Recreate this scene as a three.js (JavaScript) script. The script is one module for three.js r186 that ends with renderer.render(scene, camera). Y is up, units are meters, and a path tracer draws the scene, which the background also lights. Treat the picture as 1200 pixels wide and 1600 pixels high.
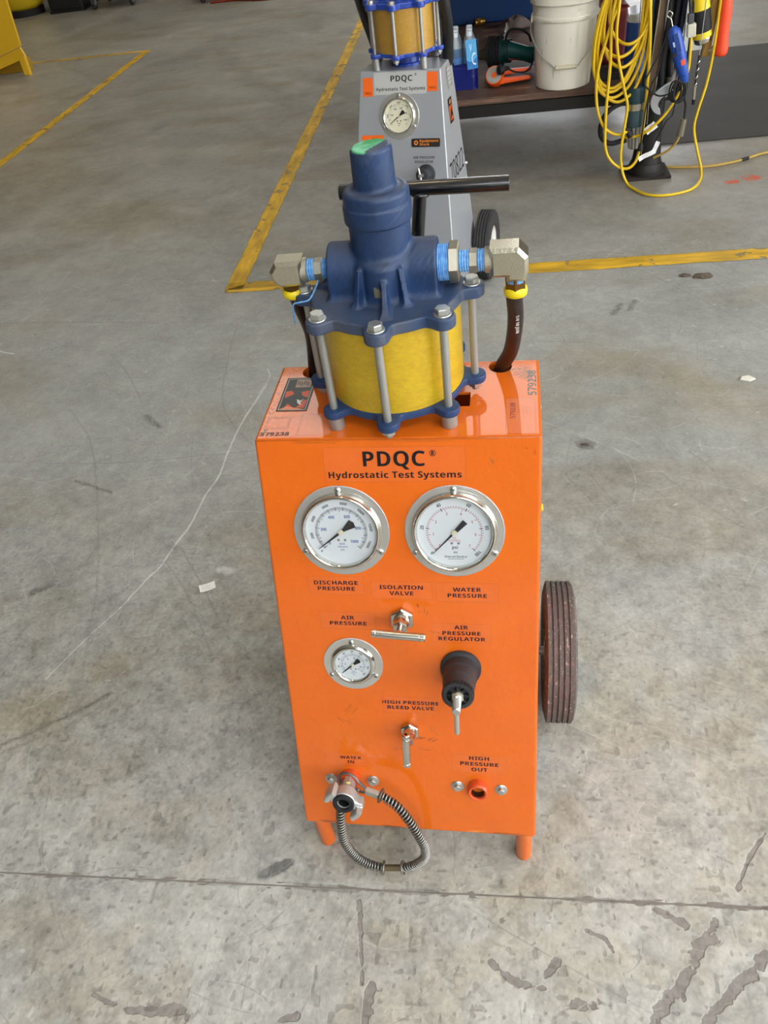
import * as THREE from 'three';
import { mergeGeometries } from 'three/addons/utils/BufferGeometryUtils.js';
import { RoundedBoxGeometry } from 'three/addons/geometries/RoundedBoxGeometry.js';
import { ConvexGeometry } from 'three/addons/geometries/ConvexGeometry.js';
import { RectAreaLightUniformsLib } from 'three/addons/lights/RectAreaLightUniformsLib.js';
import { Brush, Evaluator, SUBTRACTION } from 'three-bvh-csg';

// ---------------------------------------------------------------- camera, sky, lights, exposure
RectAreaLightUniformsLib.init();
const scene = new THREE.Scene();
const camera = new THREE.PerspectiveCamera(2 * Math.atan(800 / 1202.93) * 180 / Math.PI, 1200 / 1600, 0.05, 120);
camera.position.set(0, 1.4201, 0);
camera.rotation.set(-0.73728, 0.1891, -0.15013, 'YXZ');
const renderer = new THREE.WebGLRenderer({ antialias: true });
renderer.toneMapping = THREE.LinearToneMapping;
renderer.toneMappingExposure = 0.88;
renderer.shadowMap.enabled = true;
const SKY = 9.0;
{ // bright overcast sky: a little bluer overhead, whiter at the horizon
  const w = 64, h = 32, d = new Float32Array(w * h * 4);
  for (let j = 0; j < h; j++) for (let i = 0; i < w; i++) {
    const e = Math.max(0, Math.sin(((j + 0.5) / h - 0.5) * Math.PI)), k = (j * w + i) * 4;
    const g = 0.85 + 0.25 * e;
    d[k] = g * (0.98 - 0.1 * e) * SKY; d[k + 1] = g * (0.985 - 0.02 * e) * SKY; d[k + 2] = g * (1.0 + 0.06 * e) * SKY; d[k + 3] = 1;
  }
  const t = new THREE.DataTexture(d, w, h, THREE.RGBAFormat, THREE.FloatType);
  t.mapping = THREE.EquirectangularReflectionMapping; t.magFilter = t.minFilter = THREE.LinearFilter; t.needsUpdate = true;
  scene.background = t;
}
const LAMP = { color: 0xffe2b8, power: 5 };

// ---------------------------------------------------------------- helpers
let _s = 12345;
const rnd = () => { _s = (_s + 0x6d2b79f5) | 0; let t = Math.imul(_s ^ (_s >>> 15), 1 | _s); t = (t + Math.imul(t ^ (t >>> 7), 61 | t)) ^ t; return ((t ^ (t >>> 14)) >>> 0) / 4294967296; };
const rr = (a, b) => a + (b - a) * rnd();
const V = (x, y, z) => new THREE.Vector3(x, y, z);
const PI = Math.PI;
const PERM = new Float32Array(65536); { const k = _s; for (let i = 0; i < 65536; i++) PERM[i] = rnd(); }
function vn(x, y) { // value noise 0..1
  const xi = Math.floor(x), yi = Math.floor(y), fx = x - xi, fy = y - yi, u = fx * fx * (3 - 2 * fx), v = fy * fy * (3 - 2 * fy);
  const a = ((yi & 255) << 8), b = (((yi + 1) & 255) << 8), x0 = xi & 255, x1 = (xi + 1) & 255;
  const p = PERM[a | x0], q = PERM[a | x1], r = PERM[b | x0], s = PERM[b | x1];
  return p + (q - p) * u + (r - p) * v + (p - q - r + s) * u * v;
}
function fbm(x, y, o) { let a = 0.5, t = 0, n = 0; for (let i = 0; i < o; i++) { t += a * vn(x, y); n += a; a *= 0.5; const X = x * 1.6 - y * 1.2 + 17.3; y = x * 1.2 + y * 1.6 + 5.1; x = X; } return t / n; }
const sstep = (a, b, x) => { const t = Math.min(1, Math.max(0, (x - a) / (b - a))); return t * t * (3 - 2 * t); };
const lerp = (a, b, t) => a + (b - a) * t;

const used = {};
function numbered(name) { const n = used[name] = (used[name] ?? -1) + 1; return n ? `${name}_${String(n).padStart(3, '0')}` : name; }
function tag(o, label, category, group, kind) { if (label) o.userData.label = label; if (category) o.userData.category = category; if (group) o.userData.group = group; if (kind) o.userData.kind = kind; return o; }
function thing(name, label, category, pos = [0, 0, 0], turn = 0, group) {
  const o = new THREE.Group(); o.name = numbered(name); o.position.set(...pos); o.rotation.y = turn; scene.add(o); return tag(o, label, category, group);
}
function group(name, parent, pos, rot, label) { const g = new THREE.Group(); g.name = numbered(name); if (pos) g.position.set(...pos); if (rot) g.rotation.set(...rot); parent.add(g); if (label) g.userData.label = label; return g; }
function mesh(name, geo, mat, parent = scene, pos, rot, label) {
  const g = Array.isArray(geo) ? merge(geo) : geo;
  const m = new THREE.Mesh(g, mat); m.name = numbered(name); if (pos) m.position.set(...pos); if (rot) m.rotation.set(...rot);
  m.castShadow = m.receiveShadow = true; if (label) m.userData.label = label; parent.add(m); return m;
}
function merge(list) {
  const l = list.map((g) => { const n = g.index ? g.toNonIndexed() : g; for (const k of Object.keys(n.attributes)) if (!['position', 'normal', 'uv'].includes(k)) n.deleteAttribute(k); if (!n.attributes.uv) n.setAttribute('uv', new THREE.BufferAttribute(new Float32Array(n.attributes.position.count * 2), 2)); return n; });
  return mergeGeometries(l);
}
const mv = (g, x = 0, y = 0, z = 0) => { g.translate(x, y, z); return g; };
const rot = (g, x = 0, y = 0, z = 0) => { if (x) g.rotateX(x); if (y) g.rotateY(y); if (z) g.rotateZ(z); return g; };
// normals shared across edges softer than the crease angle, weighted by area so that flat faces stay flat
function toCreasedNormals(geo, crease) {
  const g = geo.index ? geo.toNonIndexed() : geo, p = g.attributes.position, n = p.count, N = new Float32Array(n * 3), F = [], at = new Map(), cc = Math.cos(crease);
  const a = V(), b = V(), c = V();
  for (let i = 0; i < n; i += 3) { a.fromBufferAttribute(p, i); b.fromBufferAttribute(p, i + 1); c.fromBufferAttribute(p, i + 2); const w = b.clone().sub(a).cross(c.clone().sub(a)); F.push([w, w.clone().normalize()]); }
  const key = (i) => Math.round(p.getX(i) * 2e5) + '_' + Math.round(p.getY(i) * 2e5) + '_' + Math.round(p.getZ(i) * 2e5), keys = [];
  for (let i = 0; i < n; i++) { const k = keys[i] = key(i); let l = at.get(k); if (!l) at.set(k, l = []); l.push(i / 3 | 0); }
  for (let i = 0; i < n; i++) { const f = F[i / 3 | 0][1]; a.set(0, 0, 0); for (const q of at.get(keys[i])) if (F[q][1].dot(f) > cc) a.add(F[q][0]); if (a.lengthSq() === 0) a.copy(f); a.normalize(); N[i * 3] = a.x; N[i * 3 + 1] = a.y; N[i * 3 + 2] = a.z; }
  g.setAttribute('normal', new THREE.BufferAttribute(N, 3)); return g;
}
const box = (w, h, d, r = 0.002, s = 2) => new RoundedBoxGeometry(w, h, d, s, Math.min(r, w / 2.01, h / 2.01, d / 2.01));
const cyl = (r0, r1, h, n = 32, open = false) => new THREE.CylinderGeometry(r0, r1, h, n, 1, open);
// lathe about y from [r, y] pairs, crisp corners kept by crease
function lathe(pts, n = 48, crease = 0.6) { return toCreasedNormals(new THREE.LatheGeometry(pts.map((p) => new THREE.Vector2(Math.max(p[0], 1e-5), p[1])), n), crease); }
const latheZ = (pts, n, c) => rot(lathe(pts, n, c), PI / 2); // axis +y becomes +z
const latheX = (pts, n, c) => rot(lathe(pts, n, c), 0, 0, -PI / 2); // +y becomes +x
function hexY(r, h, ch = 0.12) { // hexagonal prism with chamfered ends, r to the corner
  const n = 6, g = new THREE.LatheGeometry([[0, 0], [r * (1 - ch), 0], [r, h * ch], [r, h * (1 - ch)], [r * (1 - ch), h], [0, h]].map((p) => new THREE.Vector2(Math.max(p[0], 1e-5), p[1])), n);
  return toCreasedNormals(g, 0.3);
}
function tube(pts, r, seg = 64, rad = 10, closed = false, tens = 0.5) {
  const c = new THREE.CatmullRomCurve3(pts.map((p) => (p.isVector3 ? p : V(...p))), closed, 'catmullrom', tens);
  const g = new THREE.TubeGeometry(c, seg, r, rad, closed);
  if (closed) return g;
  const caps = [0, 1].map((t) => { const s = new THREE.SphereGeometry(r * 0.999, rad, 6); const p = c.getPoint(t); s.translate(p.x, p.y, p.z); return s; });
  return merge([g, ...caps]);
}
function between(a, b, geo) { // geometry along y from 0..1 length scaled
  a = V(...a); b = V(...b); const d = b.clone().sub(a), L = d.length(); const q = new THREE.Quaternion().setFromUnitVectors(V(0, 1, 0), d.normalize());
  const g = geo(L); g.applyQuaternion(q); g.translate(a.x, a.y, a.z); return g;
}
const rod = (a, b, r0, r1 = r0, n = 20) => between(a, b, (L) => mv(cyl(r1, r0, L, n), 0, L / 2, 0));
function hull(corners, r = 0.004) { // rounded convex solid
  const pts = [], s = new THREE.IcosahedronGeometry(r, 1).attributes.position, seen = new Set();
  for (const c of corners) for (let i = 0; i < s.count; i++) { const p = V(c[0] + s.getX(i), c[1] + s.getY(i), c[2] + s.getZ(i)); const k = p.toArray().map((v) => v.toFixed(5)).join(); if (!seen.has(k)) { seen.add(k); pts.push(p); } }
  const g = new ConvexGeometry(pts); g.setAttribute('uv', new THREE.BufferAttribute(new Float32Array(g.attributes.position.count * 2), 2));
  return toCreasedNormals(g, 0.7);
}
function extr(shape, depth, bevel = 0.002, seg = 2, curve = 16) {
  const g = new THREE.ExtrudeGeometry(shape, { depth: depth - 2 * bevel, bevelEnabled: bevel > 0, bevelSize: bevel, bevelThickness: bevel, bevelOffset: -bevel, bevelSegments: seg, curveSegments: curve });
  g.translate(0, 0, bevel); return toCreasedNormals(g, 0.5);
}
const poly = (pts) => new THREE.Shape(pts.map((p) => new THREE.Vector2(p[0], p[1])));
function canvas(w, h, draw) { const c = document.createElement('canvas'); c.width = w; c.height = h; const x = c.getContext('2d'); draw(x, w, h); return c; }
function ctex(c, srgb = true) { const t = new THREE.CanvasTexture(c); if (srgb) t.colorSpace = THREE.SRGBColorSpace; t.magFilter = THREE.LinearFilter; t.anisotropy = 8; return t; }
function text(x, s, cx, cy, px, color, { bold = true, wide = 1, align = 'center', font = 'sans-serif' } = {}) {
  x.save(); x.translate(cx, cy); x.scale(wide, 1); x.font = `${bold ? 'bold ' : ''}${px}px ${font}`; x.textAlign = align; x.textBaseline = 'middle'; x.fillStyle = color; x.fillText(s, 0, 0); x.restore();
}
const std = (color, roughness = 0.6, metalness = 0, more = {}) => new THREE.MeshStandardMaterial({ color, roughness, metalness, ...more });
const phy = (color, roughness, metalness, more = {}) => new THREE.MeshPhysicalMaterial({ color, roughness, metalness, ...more });
// grainy tiling texture: f(x, y in 0..1, noise) -> [r, g, b] multipliers
function noiseTex(n, f, srgb = false) {
  const d = new Uint8Array(n * n * 4);
  for (let j = 0; j < n; j++) for (let i = 0; i < n; i++) { const c = f(i / n, j / n), k = (j * n + i) * 4; d[k] = c[0] * 255; d[k + 1] = c[1] * 255; d[k + 2] = c[2] * 255; d[k + 3] = 255; }
  const t = new THREE.DataTexture(d, n, n); t.magFilter = t.minFilter = THREE.LinearFilter; t.wrapS = t.wrapT = THREE.RepeatWrapping; if (srgb) t.colorSpace = THREE.SRGBColorSpace; t.needsUpdate = true; return t;
}
const pn = (x, y, f, o = 3) => { let a = 0.5, t = 0, n = 0; for (let i = 0; i < o; i++) { const X = x * f, Y = y * f, xi = Math.floor(X), yi = Math.floor(Y), fx = X - xi, fy = Y - yi, u = fx * fx * (3 - 2 * fx), v = fy * fy * (3 - 2 * fy); const m = (q) => ((q % f) + f) % f; const P = (i2, j2) => PERM[((m(j2) + i * 37) & 255) << 8 | ((m(i2) + i * 11) & 255)]; const p = P(xi, yi), q = P(xi + 1, yi), r = P(xi, yi + 1), s = P(xi + 1, yi + 1); t += a * (p + (q - p) * u + (r - p) * v + (p - q - r + s) * u * v); n += a; a *= 0.55; f *= 2; } return t / n; };
const clamp1 = (v) => Math.min(1, Math.max(0, v));
const castBump = noiseTex(256, (x, y) => { const v = pn(x, y, 24, 3); return [v, v, v]; });
const peelBump = noiseTex(256, (x, y) => { const v = pn(x, y, 10, 3); return [v, v, v]; });
const grime = noiseTex(512, (x, y) => { const v = clamp1(0.72 + 0.5 * (pn(x, y, 6, 5) - 0.45)); return [v, v, v]; });
const rep = (t, x, y = x) => { const c = t.clone(); c.repeat.set(x, y); c.needsUpdate = true; return c; };
// naive surface nets over a signed distance function, with gradient normals and a colour per vertex
function sdfMesh(f, lo, hi, h, colorAt) {
  const nx = Math.ceil((hi[0] - lo[0]) / h) + 1, ny = Math.ceil((hi[1] - lo[1]) / h) + 1, nz = Math.ceil((hi[2] - lo[2]) / h) + 1;
  const D = new Float32Array(nx * ny * nz), id = (i, j, k) => i + nx * (j + ny * k);
  for (let k = 0; k < nz; k++) for (let j = 0; j < ny; j++) for (let i = 0; i < nx; i++) D[id(i, j, k)] = f(lo[0] + i * h, lo[1] + j * h, lo[2] + k * h);
  const vi = new Int32Array(nx * ny * nz).fill(-1), pos = [], idx = [];
  const E = [[0, 1], [2, 3], [4, 5], [6, 7], [0, 2], [1, 3], [4, 6], [5, 7], [0, 4], [1, 5], [2, 6], [3, 7]];
  for (let k = 0; k < nz - 1; k++) for (let j = 0; j < ny - 1; j++) for (let i = 0; i < nx - 1; i++) {
    const b = id(i, j, k), c = [D[b], D[b + 1], D[b + nx], D[b + nx + 1], D[b + nx * ny], D[b + nx * ny + 1], D[b + nx * ny + nx], D[b + nx * ny + nx + 1]];
    let m = 0; for (let q = 0; q < 8; q++) if (c[q] < 0) m |= 1 << q;
    if (m === 0 || m === 255) continue;
    let x = 0, y = 0, z = 0, n = 0;
    for (const [p, q] of E) if ((c[p] < 0) !== (c[q] < 0)) { const t = c[p] / (c[p] - c[q]); x += (p & 1) + t * ((q & 1) - (p & 1)); y += ((p >> 1) & 1) + t * (((q >> 1) & 1) - ((p >> 1) & 1)); z += (p >> 2) + t * ((q >> 2) - (p >> 2)); n++; }
    vi[b] = pos.length / 3; pos.push(lo[0] + (i + x / n) * h, lo[1] + (j + y / n) * h, lo[2] + (k + z / n) * h);
  }
  const quad = (a, b, c, d, flip) => { if (a < 0 || b < 0 || c < 0 || d < 0) return; if (flip) idx.push(a, c, b, a, d, c); else idx.push(a, b, c, a, c, d); };
  for (let k = 1; k < nz - 1; k++) for (let j = 1; j < ny - 1; j++) for (let i = 1; i < nx - 1; i++) {
    const b = id(i, j, k), s = D[b] < 0, X = 1, Y = nx, Z = nx * ny;
    if (s !== D[b + X] < 0) quad(vi[b - Y - Z], vi[b - Z], vi[b], vi[b - Y], !s);
    if (s !== D[b + Y] < 0) quad(vi[b - X - Z], vi[b - X], vi[b], vi[b - Z], !s);
    if (s !== D[b + Z] < 0) quad(vi[b - X - Y], vi[b - Y], vi[b], vi[b - X], !s);
  }
  const nor = new Float32Array(pos.length), uv = new Float32Array(pos.length / 3 * 2), col = colorAt ? new Float32Array(pos.length) : null, e = h * 0.5;
  for (let q = 0; q < pos.length; q += 3) {
    const x = pos[q], y = pos[q + 1], z = pos[q + 2];
    const n = V(f(x + e, y, z) - f(x - e, y, z), f(x, y + e, z) - f(x, y - e, z), f(x, y, z + e) - f(x, y, z - e)).normalize();
    nor[q] = n.x; nor[q + 1] = n.y; nor[q + 2] = n.z;
    uv[q / 3 * 2] = x + z; uv[q / 3 * 2 + 1] = y + 0.6 * z - 0.3 * x;
    if (col) { const c = colorAt(x, y, z, n); col[q] = c[0]; col[q + 1] = c[1]; col[q + 2] = c[2]; }
  }
  const g = new THREE.BufferGeometry();
  g.setAttribute('position', new THREE.Float32BufferAttribute(pos, 3)); g.setAttribute('normal', new THREE.BufferAttribute(nor, 3)); g.setAttribute('uv', new THREE.BufferAttribute(uv, 2));
  if (col) g.setAttribute('color', new THREE.BufferAttribute(col, 3));
  g.setIndex(idx); return g;
}
const smin = (a, b, k) => { const h = Math.max(k - Math.abs(a - b), 0) / k; return Math.min(a, b) - h * h * k * 0.25; };
const sdCyl = (r, y, y0, y1, R, e = 0.003) => { const dx = r - R + e, dy = Math.abs(y - (y0 + y1) / 2) - (y1 - y0) / 2 + e; return Math.min(Math.max(dx, dy), 0) + Math.hypot(Math.max(dx, 0), Math.max(dy, 0)) - e; };
const sdBox = (x, y, z, bx, by, bz, e = 0.002) => { const a = Math.abs(x) - bx + e, b = Math.abs(y) - by + e, c = Math.abs(z) - bz + e; return Math.min(Math.max(a, b, c), 0) + Math.hypot(Math.max(a, 0), Math.max(b, 0), Math.max(c, 0)) - e; };
const sdCap = (x, y, z, a, b, ra, rb) => { const dx = b[0] - a[0], dy = b[1] - a[1], dz = b[2] - a[2]; const t = clamp1(((x - a[0]) * dx + (y - a[1]) * dy + (z - a[2]) * dz) / (dx * dx + dy * dy + dz * dz)); return Math.hypot(x - a[0] - t * dx, y - a[1] - t * dy, z - a[2] - t * dz) - (ra + (rb - ra) * t); };
// ---------------------------------------------------------------- materials shared by many things
const M = {
  wall: std(0x857f74, 0.85), ceil: std(0xc9c6bd, 0.8), zinc: std(0xc4c4be, 0.34, 0.85), zincDull: std(0xa9aaa5, 0.5, 0.8), steel: std(0xcfccc4, 0.2, 1), chrome: std(0xd8d6d0, 0.1, 1),
  nickel: std(0xc9c2ae, 0.3, 1, { bumpMap: rep(castBump, 20), bumpScale: 0.0003 }), brass: std(0xb5893c, 0.32, 0.9), brassDark: std(0x6f5024, 0.4, 0.85),
  black: std(0x0b0b0c, 0.35), blackMatte: std(0x141416, 0.7), rubber: std(0x17171a, 0.75), whitePlastic: std(0xe9e9e6, 0.45), tapeBlue: std(0x6fb4e8, 0.55),
  tapeBlueDark: std(0x2a6fc0, 0.6), yellow: std(0xe8c81e, 0.45),
};
const gloss = { clearcoat: 0.6, clearcoatRoughness: 0.12 };

// ---------------------------------------------------------------- the hall
const HX0 = -9, HX1 = 6.6, HZ0 = -15, HZ1 = 4.2, HH = 5.6, TH = 0.25;
function wallMesh(name, len, h, holes, pos, ry) {
  const s = poly([[0, 0], [len, 0], [len, h], [0, h]]);
  for (const [x0, y0, x1, y1] of holes) s.holes.push(new THREE.Path([[x0, y0], [x0, y1], [x1, y1], [x1, y0]].map((p) => new THREE.Vector2(...p))));
  const m = mesh(name, new THREE.ExtrudeGeometry(s, { depth: TH, bevelEnabled: false }), M.wall, scene, pos, [0, ry, 0]); m.userData.kind = 'structure'; return m;
}
const LX = HX1 - HX0, LZ = HZ1 - HZ0;
wallMesh('wall_back', LX, HH, [[8.5, 1.8, 12.5, 4.6]], [HX0, 0, HZ0 - TH], 0);
wallMesh('wall_front', LX, HH, [[8.6, 2.3, 14.2, 4.9]], [HX0, 0, HZ1], 0);  // high opening added to brighten the front of the cart
wallMesh('wall_left', LZ, HH, [], [HX0, 0, HZ0], -PI / 2);
wallMesh('wall_right', LZ, HH, [[11.4, 0.02, 18.9, 4.4]], [HX1 + TH, 0, HZ0], -PI / 2); // bay door to the right of the camera
{
  const s = poly([[HX0 - TH, HZ0 - TH], [HX1 + TH, HZ0 - TH], [HX1 + TH, HZ1 + TH], [HX0 - TH, HZ1 + TH]]);
  for (const [x0, z0, x1, z1] of [[-3.0, -9.2, -0.6, -7.0], [-0.3, -9.2, 2.1, -7.0], [0.9, 0.6, 3.7, 3.6]]) s.holes.push(new THREE.Path([[x0, z0], [x0, z1], [x1, z1], [x1, z0]].map((p) => new THREE.Vector2(...p))));  // last roof opening is added, to brighten the near floor
  const c = mesh('ceiling', rot(new THREE.ExtrudeGeometry(s, { depth: TH, bevelEnabled: false }), PI / 2), M.ceil, scene, [0, HH + TH, 0]); c.userData.kind = 'structure';
  const clear = phy(0xffffff, 0.02, 0, { transmission: 1, thickness: 0, ior: 1.5 });
  const glass = phy(0xdcd9d2, 0.02, 0, { transmission: 1, thickness: 0, ior: 1.5 });
  { const k = mesh('roof_pane_4', new THREE.BoxGeometry(5.6, 2.6, 0.01), clear, scene, [2.4, 3.6, HZ1 + 0.12]); k.userData.kind = 'structure'; for (const x of [1.0, 2.4, 3.8]) { const f = mesh('added_window_frame', box(0.06, 2.6, 0.08, 0.004), M.zincDull, k, [x - 2.4, 0, 0]); } }  // added front window, put in for light on the cart face
  [[-1.8, -8.1, 2.4, 2.2], [0.9, -8.1, 2.4, 2.2], [2.3, 2.1, 2.8, 3.0]].forEach(([x, z, w, d], i) => { const k = mesh('roof_pane_' + (i + 1), new THREE.BoxGeometry(w + 0.2, 0.01, d + 0.2), i < 2 ? glass : clear, scene, [x, HH + TH + 0.02, z]); k.userData.kind = 'structure'; });  // third pane covers the added skylight that lifts the near floor
}
// high-bay lamps
{
  const glow = std(0xffffff, 0.5, 0, { emissive: LAMP.color, emissiveIntensity: 6 }), shell = std(0x8d8f90, 0.4, 0.6);
  const spots = [[-5.5, -4], [-5.5, -9.5], [3.6, -4.5], [0.2, -11.5], [-0.4, -1.6]];
  const where = ['over the yellow hopper', 'over the dark back left corner', 'over the workbench', 'over the far end of the hall', 'over the orange cart'];
  spots.forEach(([x, z], i) => {
    const t = thing('high_bay_lamp', `round grey high bay ceiling lamp hanging ${where[i]}`, 'lamp', [x, HH, z]);
    mesh('lamp_rod', cyl(0.012, 0.012, 0.5, 12), shell, t, [0, -0.25, 0]);
    mesh('lamp_shade', lathe([[0.03, -0.42], [0.09, -0.44], [0.24, -0.62], [0.245, -0.62], [0.245, -0.625], [0.235, -0.625], [0.085, -0.46], [0.03, -0.45]], 40), shell, t);
    mesh('lamp_lens', mv(cyl(0.2, 0.2, 0.012, 40), 0, -0.6, 0), glow, t);
    const l = new THREE.SpotLight(LAMP.color, LAMP.power, 0, 1.25, 0.6, 2); l.position.set(0, -0.62, 0); l.target.position.set(0, -3, 0); l.castShadow = true; l.shadow.radius = 10; l.name = 'lamp_beam'; t.add(l, l.target);
  });
}

// ---------------------------------------------------------------- floor
const JOINT = -0.54;
const STROKES = { // [points in metres, width, kind]: marks on the concrete
  peel: [[[[0.21, -0.33], [0.23, -0.36], [0.26, -0.4], [0.29, -0.43], [0.31, -0.46], [0.35, -0.51]], 0.018], [[[0.3, -0.35], [0.31, -0.37], [0.35, -0.41], [0.39, -0.44], [0.42, -0.47]], 0.016],
    [[[-0.69, -0.35], [-0.66, -0.34], [-0.62, -0.33], [-0.58, -0.33]], 0.008], [[[-0.58, -0.33], [-0.54, -0.335], [-0.51, -0.33]], 0.016], [[[-0.22, -0.3], [-0.22, -0.36], [-0.215, -0.39]], 0.014], [[[-0.23, -0.39], [-0.24, -0.46], [-0.25, -0.52]], 0.007],
    [[[-0.02, -0.435], [0.01, -0.41], [0.06, -0.4]], 0.009], [[[0.1, -0.38], [0.12, -0.38], [0.14, -0.38]], 0.014], [[[0.26, -0.53], [0.28, -0.52], [0.305, -0.505]], 0.011], [[[0.14, -0.49], [0.17, -0.48], [0.18, -0.46]], 0.007], [[[0.07, -0.42], [0.09, -0.44]], 0.012], [[[0.4, -0.57], [0.43, -0.62], [0.47, -0.67]], 0.006], [[[-0.36, -0.33], [-0.33, -0.34]], 0.01]],
  dark: [[[[-1.43, -2.46], [-1.31, -2.31], [-1.19, -2.12]], 0.007], [[[-2.04, -2.76], [-1.68, -2.73], [-1.3, -2.68]], 0.008], [[[-1.45, -2.1], [-1.3, -1.91], [-1.19, -1.68], [-1.09, -1.43], [-1.03, -1.26], [-0.96, -0.98]], 0.007], [[[-0.87, -1.36], [-0.76, -1.22], [-0.66, -1.05]], 0.007], [[[-0.84, -1.41], [-0.73, -1.25], [-0.63, -1.1]], 0.006],
    [[[-1.58, -1.82], [-1.17, -1.79], [-0.62, -1.84]], 0.006], [[[-0.97, -2.64], [-0.94, -2.34], [-0.88, -2.06], [-0.74, -1.86]], 0.007], [[[0.21, -1.66], [0.31, -1.47], [0.37, -1.32]], 0.005], [[[0.27, -1.67], [0.34, -1.51]], 0.004], [[[0.55, -1.76], [0.6, -1.67]], 0.006], [[[0.43, -1.72], [0.52, -1.57], [0.62, -1.45]], 0.005], [[[0.17, -2.39], [0.33, -2.37]], 0.007], [[[0.58, -2.89], [0.76, -2.61], [0.92, -2.37]], 0.006],
    [[[-1.08, -0.81], [-0.96, -0.88], [-0.88, -0.94]], 0.012], [[[-1.07, -0.79], [-0.96, -0.85], [-0.88, -0.91]], 0.008], [[[-0.69, -0.57], [-0.66, -0.6], [-0.64, -0.64], [-0.64, -0.68]], 0.006], [[[0.26, -1.81], [0.28, -1.8]], 0.03], [[[-1.15, -2.04], [-1.08, -1.97]], 0.02], [[[0.44, -2.55], [0.48, -2.62]], 0.02], [[[0.5, -2.57], [0.53, -2.64]], 0.018], [[[-0.44, -0.555], [-0.41, -0.572], [-0.385, -0.58]], 0.013], [[[-0.44, -0.555], [-0.41, -0.572], [-0.39, -0.582]], 0.013], [[[-0.43, -0.558], [-0.4, -0.575]], 0.016], [[[-0.42, -0.563], [-0.39, -0.58]], 0.016], [[[-1.27, -1.71], [-1.13, -1.65]], 0.012], [[[-1.21, -1.25], [-1.16, -1.28]], 0.02]],
  white: [[[[-0.76, -2.2], [-0.8, -1.98], [-0.81, -1.81], [-0.81, -1.71], [-0.83, -1.62], [-0.84, -1.5], [-0.86, -1.43], [-0.88, -1.34], [-0.9, -1.3], [-0.94, -1.2]], 0.006], [[[-0.94, -1.2], [-0.98, -1.13], [-1.02, -1.05], [-1.05, -0.98]], 0.003], [[[-0.78, -2.14], [-0.76, -2.24], [-0.78, -2.3]], 0.003], [[[-0.71, -1.33], [-0.68, -1.32]], 0.02], [[[-2.0, -2.55], [-1.85, -2.5]], 0.006]],
  stainsAndPatches: [[[[0.35, -2.3], [0.55, -2.15], [0.75, -2.02], [0.95, -1.95]], 0.16], [[[0.13, -0.81], [0.3, -0.86]], 0.07], [[[0.28, -0.75], [0.24, -0.6]], 0.06], [[[-0.3, -0.5], [-0.1, -0.5]], 0.05], [[[1.35, -3.8], [0.95, -3.85], [0.6, -3.8]], 0.2], [[[0.5, -3.75], [0.85, -3.65]], 0.12], [[[1.05, -3.72], [1.25, -3.7]], 0.07], [[[-1.1, -0.9], [-0.85, -1.0]], 0.1], [[[-0.6, -1.75], [-0.5, -1.95]], 0.08], [[[0.08, -1.1], [0.1, -1.3]], 0.05], [[[0.2, -5.2], [1.0, -5.6]], 0.3]],  // starts with a wide soft brown patch at right; has the post stains too
};
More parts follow.
